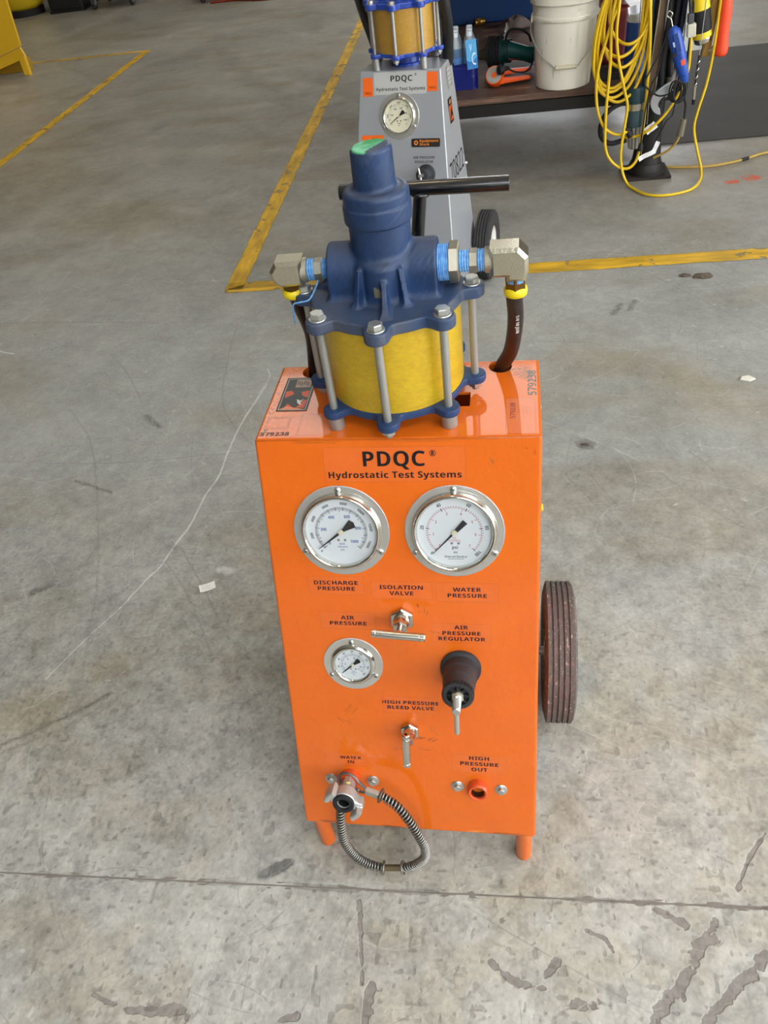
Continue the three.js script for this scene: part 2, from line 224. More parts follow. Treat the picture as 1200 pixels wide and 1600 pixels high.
function floorTex(x0, z0, x1, z1, W, H) {
  const px = W / (x1 - x0);
  const mask = canvas(W, H, (c) => {
    c.fillStyle = '#000'; c.fillRect(0, 0, W, H); c.lineCap = 'round'; c.lineJoin = 'round'; c.globalCompositeOperation = 'lighter';
    const q = (p) => [(p[0] - x0) * px, (p[1] - z0) * px];
    const line = (pts, w, col, jit) => { c.strokeStyle = col; c.lineWidth = Math.max(1, w * px); c.beginPath(); pts.forEach((p, i) => { const [a, b] = q(p); i ? c.lineTo(a + rr(-jit, jit) * px, b + rr(-jit, jit) * px) : c.moveTo(a, b); }); c.stroke(); };
    const fine = (pts0) => { const pts = new THREE.SplineCurve(pts0.map((p) => new THREE.Vector2(...p))).getPoints(pts0.length * 4).map((p) => [p.x, p.y]); const o = []; for (let i = 0; i < pts.length - 1; i++) for (let k = 0; k < 3; k++) o.push([lerp(pts[i][0], pts[i + 1][0], k / 3), lerp(pts[i][1], pts[i + 1][1], k / 3)]); o.push(pts.at(-1)); return o; };
    for (const [p, w] of STROKES.dark) for (let k = 0; k < 4; k++) line(fine(p), w * (0.15 + 0.25 * k), w > 0.009 ? '#002800' : '#001300', w * 0.5);
    for (const [p, w] of STROKES.white) for (let k = 0; k < 3; k++) line(fine(p), w * (0.4 + 0.3 * k), '#000038', w * 0.3);
    _s = 777; // random scuffs, the same in every zone
    for (let i = 0; i < 2600; i++) { const x = rr(-6, 5), z = 0.3 - 9 * rr(0, 1) ** 1.5, a = rr(0, PI), L = rr(0.02, 0.22) * (rnd() < 0.12 ? 3 : 1), k = rnd(), b = rr(-0.5, 0.5); const pts = []; for (let s = 0; s <= 6; s++) pts.push([x + Math.cos(a + b * s / 6) * L * s / 6, z + Math.sin(a + b * s / 6) * L * s / 6]); const v = Math.floor(rr(10, 46)).toString(16).padStart(2, '0'); line(pts, rr(0.0008, 0.0028), k < 0.72 ? `#00${v}00` : `#0000${v}`, 0.001); }
    for (let i = 0; i < 3400; i++) { const x = rr(-2.2, 1.4), z = 0.3 - 3.4 * rnd() ** 1.2, a = rnd() < 0.5 ? rr(0, PI) : rr(-0.5, 0.5), L = rr(0.015, 0.14) * (rnd() < 0.1 ? 3.5 : 1), k = rnd(), b = rr(-0.6, 0.6), pts = []; for (let s = 0; s <= 5; s++) pts.push([x + Math.cos(a + b * s / 5) * L * s / 5, z + Math.sin(a + b * s / 5) * L * s / 5]); const v = Math.floor(rr(20, 80)).toString(16).padStart(2, '0'); line(pts, rr(0.0006, 0.002), k < 0.66 ? `#00${v}00` : `#0000${v}`, 0.0008); }
    for (let i = 0; i < 900; i++) { const x = rr(-2, 1.5), z = rr(-3.2, 0.2); line([[x, z], [x + rr(-0.01, 0.01), z + rr(-0.01, 0.01)]], rr(0.002, 0.007), rnd() < 0.75 ? '#004600' : '#000050', 0.002); }
  }).getContext('2d').getImageData(0, 0, W, H).data;
  const peelC = canvas(W, H, (c) => { c.fillStyle = '#000'; c.fillRect(0, 0, W, H); c.lineCap = 'round'; c.lineJoin = 'round'; for (const [p, w] of STROKES.peel) { c.filter = `blur(${Math.max(1, w * px * 0.3)}px)`; c.strokeStyle = '#fff'; c.lineWidth = w * px; c.beginPath(); p.forEach(([a, b], i) => (i ? c.lineTo((a - x0) * px, (b - z0) * px) : c.moveTo((a - x0) * px, (b - z0) * px))); c.stroke(); } }).getContext('2d').getImageData(0, 0, W, H).data;
  const soft = canvas((W + 7) >> 3, (H + 7) >> 3, (c) => { c.fillStyle = '#000'; c.fillRect(0, 0, W, H); c.lineCap = 'round'; c.filter = `blur(${Math.max(1, 0.05 * px / 8)}px)`; for (const [p, w] of STROKES.stainsAndPatches) { c.strokeStyle = 'rgba(255,255,255,0.5)'; c.lineWidth = w * px / 8; c.beginPath(); p.forEach(([a, b], i) => (i ? c.lineTo((a - x0) * px / 8, (b - z0) * px / 8) : c.moveTo((a - x0) * px / 8, (b - z0) * px / 8))); c.stroke(); } }).getContext('2d').getImageData(0, 0, (W + 7) >> 3, (H + 7) >> 3).data;
  const col = new Uint8Array(W * H * 4), hgt = new Uint8Array(W * H * 4);
  for (let j = 0; j < H; j++) for (let i = 0; i < W; i++) {
    const x = x0 + (i + 0.5) / px, z = z0 + (j + 0.5) / px, k = (j * W + i) * 4;
    const n1 = fbm(x * 1.1 + 3, z * 1.1 + 9, 4), n2 = fbm(x * 6 + 40, z * 6, 4), n3 = fbm(x * 34, z * 34 + 60, 3), n4 = vn(x * 260, z * 260), n5 = fbm(x * 2.2 + 80, z * 5 + 31, 4);
    const near = sstep(-2.2, -0.5, z), far = 1 - sstep(-4.2, -2.6, z);
    let pe = peelC[k] / 255, dk = mask[k + 1] / 255, wh = mask[k + 2] / 255;
    const n6 = fbm(x * 60 + 9, z * 60, 4), n7 = fbm(x * 150, z * 150 + 33, 3);
    const chip = near * sstep(0.715, 0.77, n6 * 0.75 + n2 * 0.25 + 0.02 * near); // small spots where the film has come off
    pe = Math.max(pe > 0.02 ? sstep(0.44, 0.52, pe + 1.5 * (n6 - 0.5) + 0.5 * (n7 - 0.5)) : 0, chip * 0.5); dk *= 0.3 + 1.4 * n3; wh *= 0.3 + 1.4 * n3;
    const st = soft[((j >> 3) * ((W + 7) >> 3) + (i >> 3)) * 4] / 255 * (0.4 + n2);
    // worn milky film near, smooth sealed far; base tone graded paler near, darker far
    const film = sstep(0.47, 0.56, n2 * 0.45 + n6 * 0.55 + 0.06 * (near - 0.5));
    let v = 0.31 + 0.1 * (n1 - 0.5) + (0.1 - 0.02 * near) * (n2 - 0.5) + (0.07 + 0.13 * near) * (n3 - 0.5) + (0.06 + 0.1 * near) * (n7 - 0.5) + 0.06 * (fbm(x * 13 + 7, z * 13 + 70, 3) - 0.5) + 0.04 * (n4 - 0.5) + 0.05 * near * film + 0.09 * sstep(-1.6, -0.3, z) - 0.03 * far;
    const br = sstep(0.5, 0.75, n5) * 0.45 + st * 0.9 + near * 0.35 * sstep(0.52, 0.66, fbm(x * 9 + 20, z * 9 + 4, 4)); // brownish traffic film, plus the soft brown patches
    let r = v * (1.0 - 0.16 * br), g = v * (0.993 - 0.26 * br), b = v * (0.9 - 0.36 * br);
    const warm = near * 0.02 + far * 0.05; r += warm * v; b -= warm * v;
    const mul = 1 - 0.6 * Math.min(1, dk * 1.15); r *= mul; g *= mul; b *= mul;
    { const q = 0.75 + 0.5 * n7; r = lerp(r, 0.24 * q, pe * 0.85); g = lerp(g, 0.212 * q, pe * 0.85); b = lerp(b, 0.19 * q, pe * 0.85); }
    const w2 = Math.min(1, wh * 1.3); r = lerp(r, 0.62, w2); g = lerp(g, 0.62, w2); b = lerp(b, 0.6, w2);
    const pit = near * sstep(0.8, 0.9, vn(x * 90 + 7, z * 90)) * 0.25; r *= 1 - pit; g *= 1 - pit; b *= 1 - pit;
    const jd = Math.abs(z - JOINT);
    if (jd < 0.03) { // spalled edges along the joint
      const w0 = 0.0015 + 0.013 * Math.max(0, fbm(x * 14 + 3, z * 9, 4) - 0.42) * (1 + sstep(0.1, 0.35, x) * 1.2), e = sstep(w0 + 0.002, w0 - 0.001, jd + 0.004 * (n6 - 0.5)), k2 = 0.35 + 0.5 * sstep(-0.2, 0.4, x) * n3 * 1.6;
      r = lerp(r, 0.13, e * k2); g = lerp(g, 0.115, e * k2); b = lerp(b, 0.1, e * k2);
      const lip = sstep(0.012, 0.003, jd) * (1 - e) * 0.35 * sstep(0.45, 0.6, n6); r = lerp(r, 0.5, lip); g = lerp(g, 0.48, lip); b = lerp(b, 0.44, lip); dk = Math.max(dk, e);
    }
    const og = x > 1.0 && x < 1.3 && z < -3.5 && z > -3.9 ? sstep(0.06, 0.03, Math.min(Math.hypot((x - 1.12), (z + 3.68) * 1.4), Math.hypot(x - 1.19, (z + 3.71) * 1.4))) * sstep(0.45, 0.6, n3 + 0.15) : 0;
    r = lerp(r, 0.55, og); g = lerp(g, 0.09, og); b = lerp(b, 0.03, og);
    const S = (c) => 255 * (c <= 0.0031308 ? 12.92 * Math.max(0, c) : 1.055 * Math.min(1, c) ** (1 / 2.4) - 0.055);
    col[k] = S(r); col[k + 1] = S(g); col[k + 2] = S(b); col[k + 3] = 255;
    hgt[k] = 255 * clamp1(0.55 + 0.25 * (n3 - 0.5) * (0.3 + near) + 0.08 * (n4 - 0.5) - 0.35 * pe - 0.2 * dk + 0.12 * near * film - pit * 0.6);
    hgt[k + 1] = 255 * clamp1(lerp(0.78, 0.42, far) + 0.25 * (n2 - 0.5) + 0.2 * pe + 0.1 * br - 0.1 * wh); hgt[k + 2] = 0; hgt[k + 3] = 255;
  }
  const T = (d, s) => { const t = new THREE.DataTexture(d, W, H); t.magFilter = t.minFilter = THREE.LinearFilter; if (s) t.colorSpace = THREE.SRGBColorSpace; t.needsUpdate = true; return t; };
  const h = T(hgt), m = new THREE.MeshStandardMaterial({ map: T(col, true), roughnessMap: h, roughness: 1, metalness: 0 });
  return { m, h, x0, z0, x1, z1 };
}
{
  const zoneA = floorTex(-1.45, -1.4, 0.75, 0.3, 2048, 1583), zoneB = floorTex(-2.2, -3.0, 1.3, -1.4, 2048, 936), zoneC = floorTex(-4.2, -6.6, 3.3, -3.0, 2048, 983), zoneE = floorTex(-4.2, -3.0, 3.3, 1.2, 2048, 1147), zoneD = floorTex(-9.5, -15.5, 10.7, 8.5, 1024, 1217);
  for (const [z, s] of [[zoneA, 0.003], [zoneB, 0.002], [zoneC, 0.001], [zoneE, 0.002]]) { z.m.bumpMap = z.h; z.m.bumpScale = s; }
  const floor = new THREE.Group(); floor.name = 'floor'; floor.userData.kind = 'structure'; scene.add(floor);
  const slab = (Z, x0, z0, x1, z1) => {
    const g = new THREE.BoxGeometry(x1 - x0, 0.12, z1 - z0); g.translate((x0 + x1) / 2, -0.06, (z0 + z1) / 2);
    const p = g.attributes.position, uv = g.attributes.uv; for (let i = 0; i < p.count; i++) uv.setXY(i, (p.getX(i) - Z.x0) / (Z.x1 - Z.x0), (p.getZ(i) - Z.z0) / (Z.z1 - Z.z0));
    return mesh('concrete_slab', g, Z.m, floor);
  };
  const jw = 0.0012;
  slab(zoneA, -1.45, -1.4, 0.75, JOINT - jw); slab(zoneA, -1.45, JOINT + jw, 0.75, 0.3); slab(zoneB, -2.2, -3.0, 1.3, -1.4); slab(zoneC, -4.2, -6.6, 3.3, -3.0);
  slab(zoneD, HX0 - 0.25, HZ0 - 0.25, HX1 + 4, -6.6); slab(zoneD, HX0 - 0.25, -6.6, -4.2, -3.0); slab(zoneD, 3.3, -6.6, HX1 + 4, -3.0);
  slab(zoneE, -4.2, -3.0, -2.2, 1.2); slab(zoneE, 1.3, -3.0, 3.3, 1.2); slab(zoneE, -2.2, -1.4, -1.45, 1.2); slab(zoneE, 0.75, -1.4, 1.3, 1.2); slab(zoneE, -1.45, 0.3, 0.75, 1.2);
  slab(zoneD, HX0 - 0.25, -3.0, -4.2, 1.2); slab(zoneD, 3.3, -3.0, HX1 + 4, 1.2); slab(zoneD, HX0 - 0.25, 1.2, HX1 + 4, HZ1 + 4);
  { // broken filler lying in the sawn joint
    const g = new THREE.PlaneGeometry(2, 0.012, 500, 3); g.rotateX(-PI / 2); const p = g.attributes.position;
    for (let i = 0; i < p.count; i++) p.setY(i, -0.0012 + 0.003 * (vn(p.getX(i) * 60 + 9, p.getZ(i) * 300) - 0.35)); g.computeVertexNormals(); g.translate(-0.25, 0, JOINT);
    mesh('joint_filler', g, std(0x827a70, 0.95), floor);
  }
  // worn yellow lane lines: thin coats of paint, chipped through
  const line = (x0, z0, x1, z1, w, seed, cover = 0.12) => {
    const L = Math.hypot(x1 - x0, z1 - z0), n = Math.min(2048, Math.round(L * 260)), h = 40;
    const c = canvas(n, h, (c2) => { const im = c2.createImageData(n, h), d = im.data; for (let j = 0; j < h; j++) for (let i = 0; i < n; i++) { const X = i / n * L + seed, Y = j / h * w; const e = Math.min(Y, w - Y); const a = fbm(X * 22, Y * 22 + seed, 4), b = fbm(X * 5 + 7, Y * 12, 3); let al = a > 0.27 + (b > 0.62 ? cover : 0) ? 1 : 0.35; if (e < 0.006 * (0.6 + 1.4 * fbm(X * 30, seed + (Y > w / 2 ? 9 : 0), 3)) - 0.003) al = 0; const t = 0.82 + 0.4 * (fbm(X * 9, Y * 40 + 3, 4) - 0.5), k = (j * n + i) * 4; d[k] = 242 * t; d[k + 1] = 190 * t; d[k + 2] = 34 * t + 6; d[k + 3] = 255 * al; } c2.putImageData(im, 0, 0); });
    const g = new THREE.PlaneGeometry(L, w); g.rotateX(-PI / 2);
    const m = mesh('floor_marking', g, std(0xffffff, 0.6, 0, { map: ctex(c), transparent: true }), scene, [(x0 + x1) / 2, 0.0012, (z0 + z1) / 2], [0, -Math.atan2(z1 - z0, x1 - x0), 0]); m.userData.kind = 'structure';
  };
  line(-1.09, -2.95, 4.4, -2.95, 0.1, 3); line(-1.055, -2.93, -1.08, -9.6, 0.088, 11); line(-3.06, -7.84, -3.1, -4.0, 0.085, 23); line(-3.02, -7.87, -4.6, -7.9, 0.07, 31, 0.22);
  // dark grey mat strip lying beyond the bench
  tag(mesh('floor_mat', box(4.2, 0.008, 1.72, 0.003), std(0x3d3832, 0.7, 0, { map: rep(grime, 3, 1.5), bumpMap: rep(castBump, 30, 12), bumpScale: 0.001 }), scene, [2.97, 0.0042, -5.09]), 'dark grey rubber mat strip on the floor beyond the bench post', 'mat');
}
// ---------------------------------------------------------------- pieces shared by the two pump carts
const flangeShape = (R, lobeR, lobe, k) => {
  const pts = [];
  for (let i = 0; i < 240; i++) {
    const a = i / 240 * 2 * PI; let r = 0.14;
    const sd = (q) => { const x = q * Math.cos(a), y = q * Math.sin(a); let d = q - R; for (let j = 0; j < 8; j++) d = smin(d, Math.hypot(x - lobeR * Math.cos(j * PI / 4), y - lobeR * Math.sin(j * PI / 4)) - lobe, k); return d; };
    let lo = 0.05; for (let s = 0; s < 22; s++) { const m = (lo + r) / 2; if (sd(m) < 0) lo = m; else r = m; }
    pts.push([r * Math.cos(a), r * Math.sin(a)]);
  }
  return poly(pts);
};
const headSdf = (() => {
  const h0 = 0.168;
  return (x, y, z) => {
    const r = Math.hypot(x, z), ax = Math.abs(x), az = Math.abs(z);
    let d = sdCyl(r, y, h0 - 0.01, 0.27, 0.0388, 0.003);
    d = smin(d, sdCyl(r, y, h0 - 0.01, 0.212, 0.043, 0.012), 0.012);
    let port = sdCyl(Math.hypot(y - 0.1975, z), ax, 0.02, 0.0705, 0.0345, 0.003);
    port = Math.min(port, sdBox(ax - 0.04525, y - 0.178, z, 0.02525, 0.0205, 0.0345, 0.003));
    d = smin(d, port, 0.006);
    d = smin(d, sdCyl(Math.hypot(x, az - 0.024), y, h0 - 0.01, 0.219, 0.0275, 0.008), 0.01);
    for (const a of [0.56, -0.56, PI - 0.56, PI + 0.56]) { const c = Math.cos(a), s = Math.sin(a), u = x * s + z * c, v = x * c - z * s; d = smin(d, Math.max(sdBox(u - 0.035, y - 0.19, v, 0.0285, 0.024, 0.0036, 0.002), (u - 0.061) * 0.97 + (y - 0.18) * 0.25), 0.004); }
    for (const a of [0.1, PI + 0.1]) { const c = Math.cos(a), s = Math.sin(a), u = x * s + z * c, v = x * c - z * s; d = smin(d, Math.max(sdBox(u - 0.07, y - 0.175, v, 0.026, 0.026, 0.0034, 0.002), (u - 0.058) * 0.72 + (y - 0.197) * 0.69), 0.005); }
    d = smin(d, Math.max(sdBox(ax - 0.083, y - 0.178, z + 0.012, 0.02, 0.026, 0.0035, 0.002), (ax - 0.074) * 0.75 + (y - 0.19) * 0.66), 0.005);
    d = smin(d, Math.max(y - 0.1675, r - 0.094), 0.014);
    d = Math.min(d, sdCyl(r, y, 0.2605, 0.283, 0.0428, 0.0025));
    d = Math.min(d, sdCyl(r, y, 0.275, 0.3, 0.0412, 0.007));
    d = smin(d, sdCyl(r, y, 0.28, 0.3475 + 0.04 * x, 0.0262 - 0.02 * (y - 0.29), 0.005), 0.006);
    return d;
  };
})();
function makePump(parent, pos, o) { // pump: flanges, wound tube, tie rods, bolts, cast head
  const p = group('pump', parent, pos);
  const y0 = o.spacer, dy = y0 - 0.021;
  const cast = phy(0xffffff, o.gloss ? 0.3 : 0.55, 0, { vertexColors: true, bumpMap: rep(castBump, 9), bumpScale: o.gloss ? 0.0002 : 0.0006, clearcoat: o.gloss ? 0.5 : 0.08, clearcoatRoughness: 0.3 });
  const flangeM = phy(o.blue, o.gloss ? 0.3 : 0.5, 0, { bumpMap: rep(castBump, 12), bumpScale: 0.0004, clearcoat: o.gloss ? 0.5 : 0.1, clearcoatRoughness: 0.3 });
  const topM = o.dust && flangeM.clone();
  if (topM) { const b = new THREE.Color(o.blue), du = new THREE.Color(o.dust), S = (v) => Math.min(1, v) ** (1 / 2.2); topM.color.set(0xffffff); topM.map = rep(noiseTex(256, (x, y) => { const t = clamp1((pn(x, y, 4, 5) - 0.3) * 1.9), k = 0.9 + 0.2 * pn(x, y, 40, 2); return [S(lerp(b.r, du.r, t) * k), S(lerp(b.g, du.g, t) * k), S(lerp(b.b, du.b, t) * k)]; }, true), 4); }
  const fs = flangeShape(0.1015, 0.112, 0.0165, 0.014);
  const up = extr(fs, 0.016, 0.003, 3); up.rotateX(-PI / 2);
  const lowS = flangeShape(0.0985, 0.112, 0.0155, 0.016);
  const lowG = extr(lowS, 0.012, 0.0025, 2); lowG.rotateX(-PI / 2);
  mesh('bottom_flange', lowG, flangeM, p, [0, y0, 0]);
  mesh('top_flange', up, o.dust ? topM : flangeM, p, [0, 0.153 + dy, 0]);
  const tubeTex = noiseTex(512, (x, y) => { const a = pn(x, y, 5, 4), b = pn(x * 1, y * 1, 60, 2), s = pn((x + y * 0.35) % 1, y, 40, 2); const v = clamp1(0.9 + 0.06 * (a - 0.5) + 0.05 * (b - 0.5) + 0.09 * (s - 0.5)); return [v, v * (0.99 + 0.05 * (a - 0.5)), v * 0.97]; }, true);
  mesh('pump_cylinder', cyl(0.0965, 0.0965, 0.121, 96, true), phy(o.tube, 0.36, 0.15, { map: rep(tubeTex, 3, 1), clearcoat: 0.3, clearcoatRoughness: 0.35 }), p, [0, 0.0925 + dy, 0]);
  for (let i = 0; i < 8; i++) {
    const a = i * PI / 4, x = 0.112 * Math.sin(a), z = 0.112 * Math.cos(a);
    mesh('tie_rod', cyl(0.0055, 0.0055, 0.126, 18), M.zincDull, p, [x, 0.0925 + dy, z]);
    const b = group('bolt', p, [x, 0.1685 + dy, z], [0, i * 1.7, 0]);
    mesh('washer', lathe([[0, 0], [0.0112, 0], [0.0116, 0.0006], [0.0116, 0.0014], [0.0112, 0.002], [0, 0.002]], 28), M.zinc, b);
    mesh('bolt_head', mv(hexY(0.0098, 0.0078, 0.14), 0, 0.002, 0), M.zinc, b);
    if (i % 2) mesh('spacer_leg', lathe([[0, 0], [0.0105, 0], [0.0112, 0.0008], [0.0112, y0 - 0.0008], [0.0105, y0], [0, y0]], 28), M.zincDull, p, [x, 0, z]);
    else { const n = group('nut', p, [x, y0 - 0.009, z]); mesh('hex_nut', hexY(0.0098, 0.009, 0.12), M.zinc, n); mesh('thread_end', mv(cyl(0.0052, 0.0048, 0.006, 16), 0, -0.002, 0), M.zincDull, n); }
  }
  const B = new THREE.Color(o.blue), D = new THREE.Color(o.dust ?? o.blue), G1 = new THREE.Color(0x2f9a55), G2 = new THREE.Color(0x86cfa6);
  const g = sdfMesh(headSdf, [-0.115, 0.158, -0.115], [0.115, 0.354, 0.115], o.cell, (x, y, z, n) => {
    const a = fbm(x * 60 + 5, y * 60 + z * 60, 3), b = fbm(x * 25 + 50, z * 25 + y * 30, 3);
    let k = 0.82 + 0.5 * (a - 0.5), c = [B.r * k, B.g * k, B.b * k];
    if (o.dust) { const t = sstep(0.35, 1, n.y) * (0.5 + 0.7 * (b - 0.3)) * 0.75 + sstep(0.66, 0.8, b) * 0.25; c = c.map((v, i) => lerp(v, [D.r, D.g, D.b][i], clamp1(t))); if (z > 0.045 && Math.abs(x + 0.002) < 0.006 + 0.006 * (b - 0.5) && y > 0.18 && y < 0.212 && a > 0.42) c = [0.16, 0.14, 0.09]; }
    if (o.green && y > 0.335 && n.y > -0.2) { const e = x + 0.35 * z - 0.009 + 0.014 * (b - 0.5); if (e < 0 && (n.y > 0.6 || (y > 0.341 + 0.006 * a && z > 0.006 && x > -0.018 && x < 0.008)) && x - 0.02 * (a - 0.5) > -0.0225) { const t = clamp1((a - 0.35) * 3) * (n.y > 0.8 ? 1 : 0.25); c = [lerp(G1.r, G2.r, t), lerp(G1.g, G2.g, t), lerp(G1.b, G2.b, t)]; } }
    return c;
  });
  mesh('pump_head', mv(g, 0, dy, 0), cast, p);
  return p;
}
// a thick-walled elbow fitting: block along +x ending in a down-turned block
function elbowBlock() {
  const s = poly([[-0.019, -0.0185], [0.001, -0.0185], [0.001, -0.025], [0.025, -0.025], [0.0285, -0.012], [0.0285, 0.007], [0.017, 0.0195], [-0.019, 0.0195]]);
  return mv(extr(s, 0.036, 0.0045, 1), 0, 0, -0.018);
}
const tapeTex = noiseTex(128, (x, y) => { const a = pn(x, y, 8, 3), w = 0.5 + 0.5 * Math.sin(x * 60 + a * 7); const t = clamp1(0.55 + 0.6 * (a - 0.4) + 0.25 * (w - 0.5)); return [lerp(0.18, 0.62, t), lerp(0.45, 0.82, t), lerp(0.78, 0.97, t)]; }, true);
const tapeM = std(0xffffff, 0.6, 0, { map: tapeTex, bumpMap: castBump, bumpScale: 0.001 });
function threads(L, r, turns, lead = 0) { const pts = []; const n = turns * 4; for (let i = 0; i <= n; i++) { const y = L * i / n; pts.push([r - (i % 4 === 0 ? 0.0016 : i % 4 === 2 ? 0 : 0.0006), y]); } return lathe([[0, 0], ...pts, [0, L]], 32, 0.2); }
function fitting(parent, name, side) { // along +x from the pump port, then down to a hose; side = 1 with bushing, -1 without
  const f = group(name, parent);
  let x = 0;
  const add = (n, g, m, L) => { mesh(n, mv(rot(g, 0, 0, -PI / 2), x, 0, 0), m, f); x += L; };
  if (side > 0) { add('taped_thread', threads(0.014, 0.0232, 6), tapeM, 0.014); add('reducer_nut', hexY(0.0262, 0.013, 0.1), M.nickel, 0.013); add('taped_thread', threads(0.0125, 0.0142, 4), tapeM, 0.0125); add('nipple_hex', hexY(0.0155, 0.0105, 0.1), M.nickel, 0.0105); }
  else { add('taped_thread', threads(0.011, 0.0135, 4), tapeM, 0.011); add('nipple_hex', hexY(0.0148, 0.011, 0.1), M.nickel, 0.011); }
  add('taped_thread', threads(0.009, 0.0145, 3), tapeM, 0.009);
  add('elbow_collar', lathe([[0, 0], [0.015, 0], [0.0162, 0.001], [0.0162, 0.009], [0.015, 0.01], [0, 0.01]], 32), M.nickel, 0.008);
  return [f, x];
}
// pressure gauge, z out of the panel; R flange radius, B bezel radius
function makeGauge(parent, pos, R, B, dialTex, angle, tail, tilt) {
  const g = group('pressure_gauge', parent, pos, [tilt, 0, 0]);
  const fl = std(0xd6d4cc, 0.3, 0.72, { roughnessMap: rep(grime, 2), bumpMap: rep(castBump, 4), bumpScale: 0.0002 });
  mesh('gauge_flange', latheZ([[B - 0.004, 0], [R - 0.0005, 0], [R, 0.0006], [R, 0.0014], [R - 0.0008, 0.002], [B - 0.004, 0.002]], 96), fl, g);
  const q = B / 0.0595;
  mesh('gauge_bezel', latheZ([[B - 0.001, 0.0015], [B + 0.0012, 0.0025], [B, 0.005], [B - 0.001, 0.009 * q], [B - 0.0022, 0.0112 * q], [B - 0.0042, 0.012 * q], [B - 0.006, 0.0108 * q], [B - 0.0072, 0.0085 * q], [B - 0.0072, 0.0015]], 96, 1), M.chrome, g);
  mesh('gauge_dial', new THREE.CircleGeometry(B - 0.0068, 64), std(0xffffff, 0.55, 0, { map: dialTex }), g, [0, 0, 0.003]);
  const L = (B - 0.0072) * 0.86, W = 0.0016 * q + 0.0004;
  const ns = tail === 'fan' ? poly([[L, 0.0004], [L, -0.0004], [0, -W], [-0.006 * q, -W * 1.3], [-0.0225 * q, -0.0075 * q], [-0.0255 * q, 0], [-0.0225 * q, 0.0075 * q], [-0.006 * q, W * 1.3], [0, W]]) : poly([[L, 0.0003], [L, -0.0003], [0, -W * 0.8], [-0.005, -W * 1.5], [-0.023 * q, -W * 2], [-0.023 * q, W * 2], [-0.005, W * 1.5], [0, W * 0.8]]);
  const ng = extr(ns, 0.0006, 0.0001, 1); ng.rotateZ(angle);
  mesh('gauge_needle', mv(ng, 0, 0, 0.0048), M.blackMatte, g);
  mesh('needle_hub', latheZ([[0, 0.0036], [0.0042 * q, 0.0036], [0.0042 * q, 0.0062], [0.0028 * q, 0.0062], [0.0028 * q, 0.0071], [0, 0.0071]], 24), std(0xcfc8b0, 0.4), g);
  mesh('gauge_glass', latheZ([[0, 0.0076 * q], [B - 0.0072, 0.0076 * q], [B - 0.0072, 0.0088 * q], [0, 0.0088 * q]], 64), phy(0xffffff, 0.02, 0, { transmission: 1, thickness: 0, ior: 1.45 }), g);
  for (const a of [PI / 2, PI / 2 + 2.09, PI / 2 - 2.09]) {
    const m = new THREE.Vector3(Math.cos(a) * (R * 0.46 + B * 0.54), Math.sin(a) * (R * 0.46 + B * 0.54), 0.002), rS = 0.0048 * (q * 0.4 + 0.6);
    const head = latheZ([[0, 0], [rS, 0], [rS, 0.0006], [rS * 0.8, 0.0022], [rS * 0.35, 0.0029], [0.0001, 0.003]], 24, 0.9);
    const sl = [0.4, 0.4 + PI / 2].map((t) => rot(mv(new THREE.BoxGeometry(rS * 1.1, 0.0009, 0.0009), 0, 0, 0.0028), 0, 0, t));
    const screw = mesh('screw', head, M.zinc, g, [m.x, m.y, m.z]);
    mesh('cross_slot', merge(sl), M.blackMatte, g, [m.x, m.y, m.z]);
  }
  return g;
}
function dial(draw, bg = '#cdd2d3') { return ctex(canvas(512, 512, (c) => { c.fillStyle = bg; c.fillRect(0, 0, 512, 512); draw(c); })); }
function ring(c, r0, a0, a1, n, len, w, col, every, len2, w2) { for (let i = 0; i <= n; i++) { const a = (a0 + (a1 - a0) * i / n) * PI / 180, big = i % every === 0, L = big ? len2 : len; c.strokeStyle = col; c.lineWidth = big ? w2 : w; c.beginPath(); c.moveTo(256 + Math.cos(a) * r0, 256 - Math.sin(a) * r0); c.lineTo(256 + Math.cos(a) * (r0 - L), 256 - Math.sin(a) * (r0 - L)); c.stroke(); } }
function arc(c, r, a0, a1, w, col) { c.strokeStyle = col; c.lineWidth = w; c.beginPath(); c.arc(256, 256, r, -a0 * PI / 180, -a1 * PI / 180, a1 > a0); c.stroke(); }
function around(c, s, r, deg, px, col, turn) { const a = deg * PI / 180; c.save(); c.translate(256 + Math.cos(a) * r, 256 - Math.sin(a) * r); c.rotate(turn ? PI / 2 - a : 0); text(c, s, 0, 0, px, col, { wide: 0.85 }); c.restore(); }
const dialHigh = dial((c) => {
  ring(c, 190, 225, -45, 150, 14, 2, '#333', 10, 26, 4); arc(c, 176, 225, -45, 2, '#333'); ring(c, 172, 225, -45, 100, 10, 1.5, '#34406e', 10, 20, 3);
  ['0', '2000', '4000', '6000', '8000', '10000', '12000', '14000'].forEach((s, i) => around(c, s, 217, 225 - i * 36, 27, '#1c1c1e', true));
  ['0', '200', '400', '600', '800', '1000'].forEach((s, i) => around(c, s, i === 5 ? 118 : 128, 225 - i * 53, 32, '#2a3f86'));
  text(c, 'BAR', 256, 352, 22, '#2a3f86', { bold: false }); text(c, '100xkPa', 256, 374, 20, '#2a3f86', { bold: false }); text(c, 'psi', 256, 398, 22, '#333', { bold: false });
  for (const x of [232, 280]) { c.fillStyle = '#55503f'; c.beginPath(); c.arc(x, 322, 9, 0, 7); c.fill(); c.fillStyle = '#cfcdbf'; c.fillRect(x - 2, 319, 8, 4); }
});
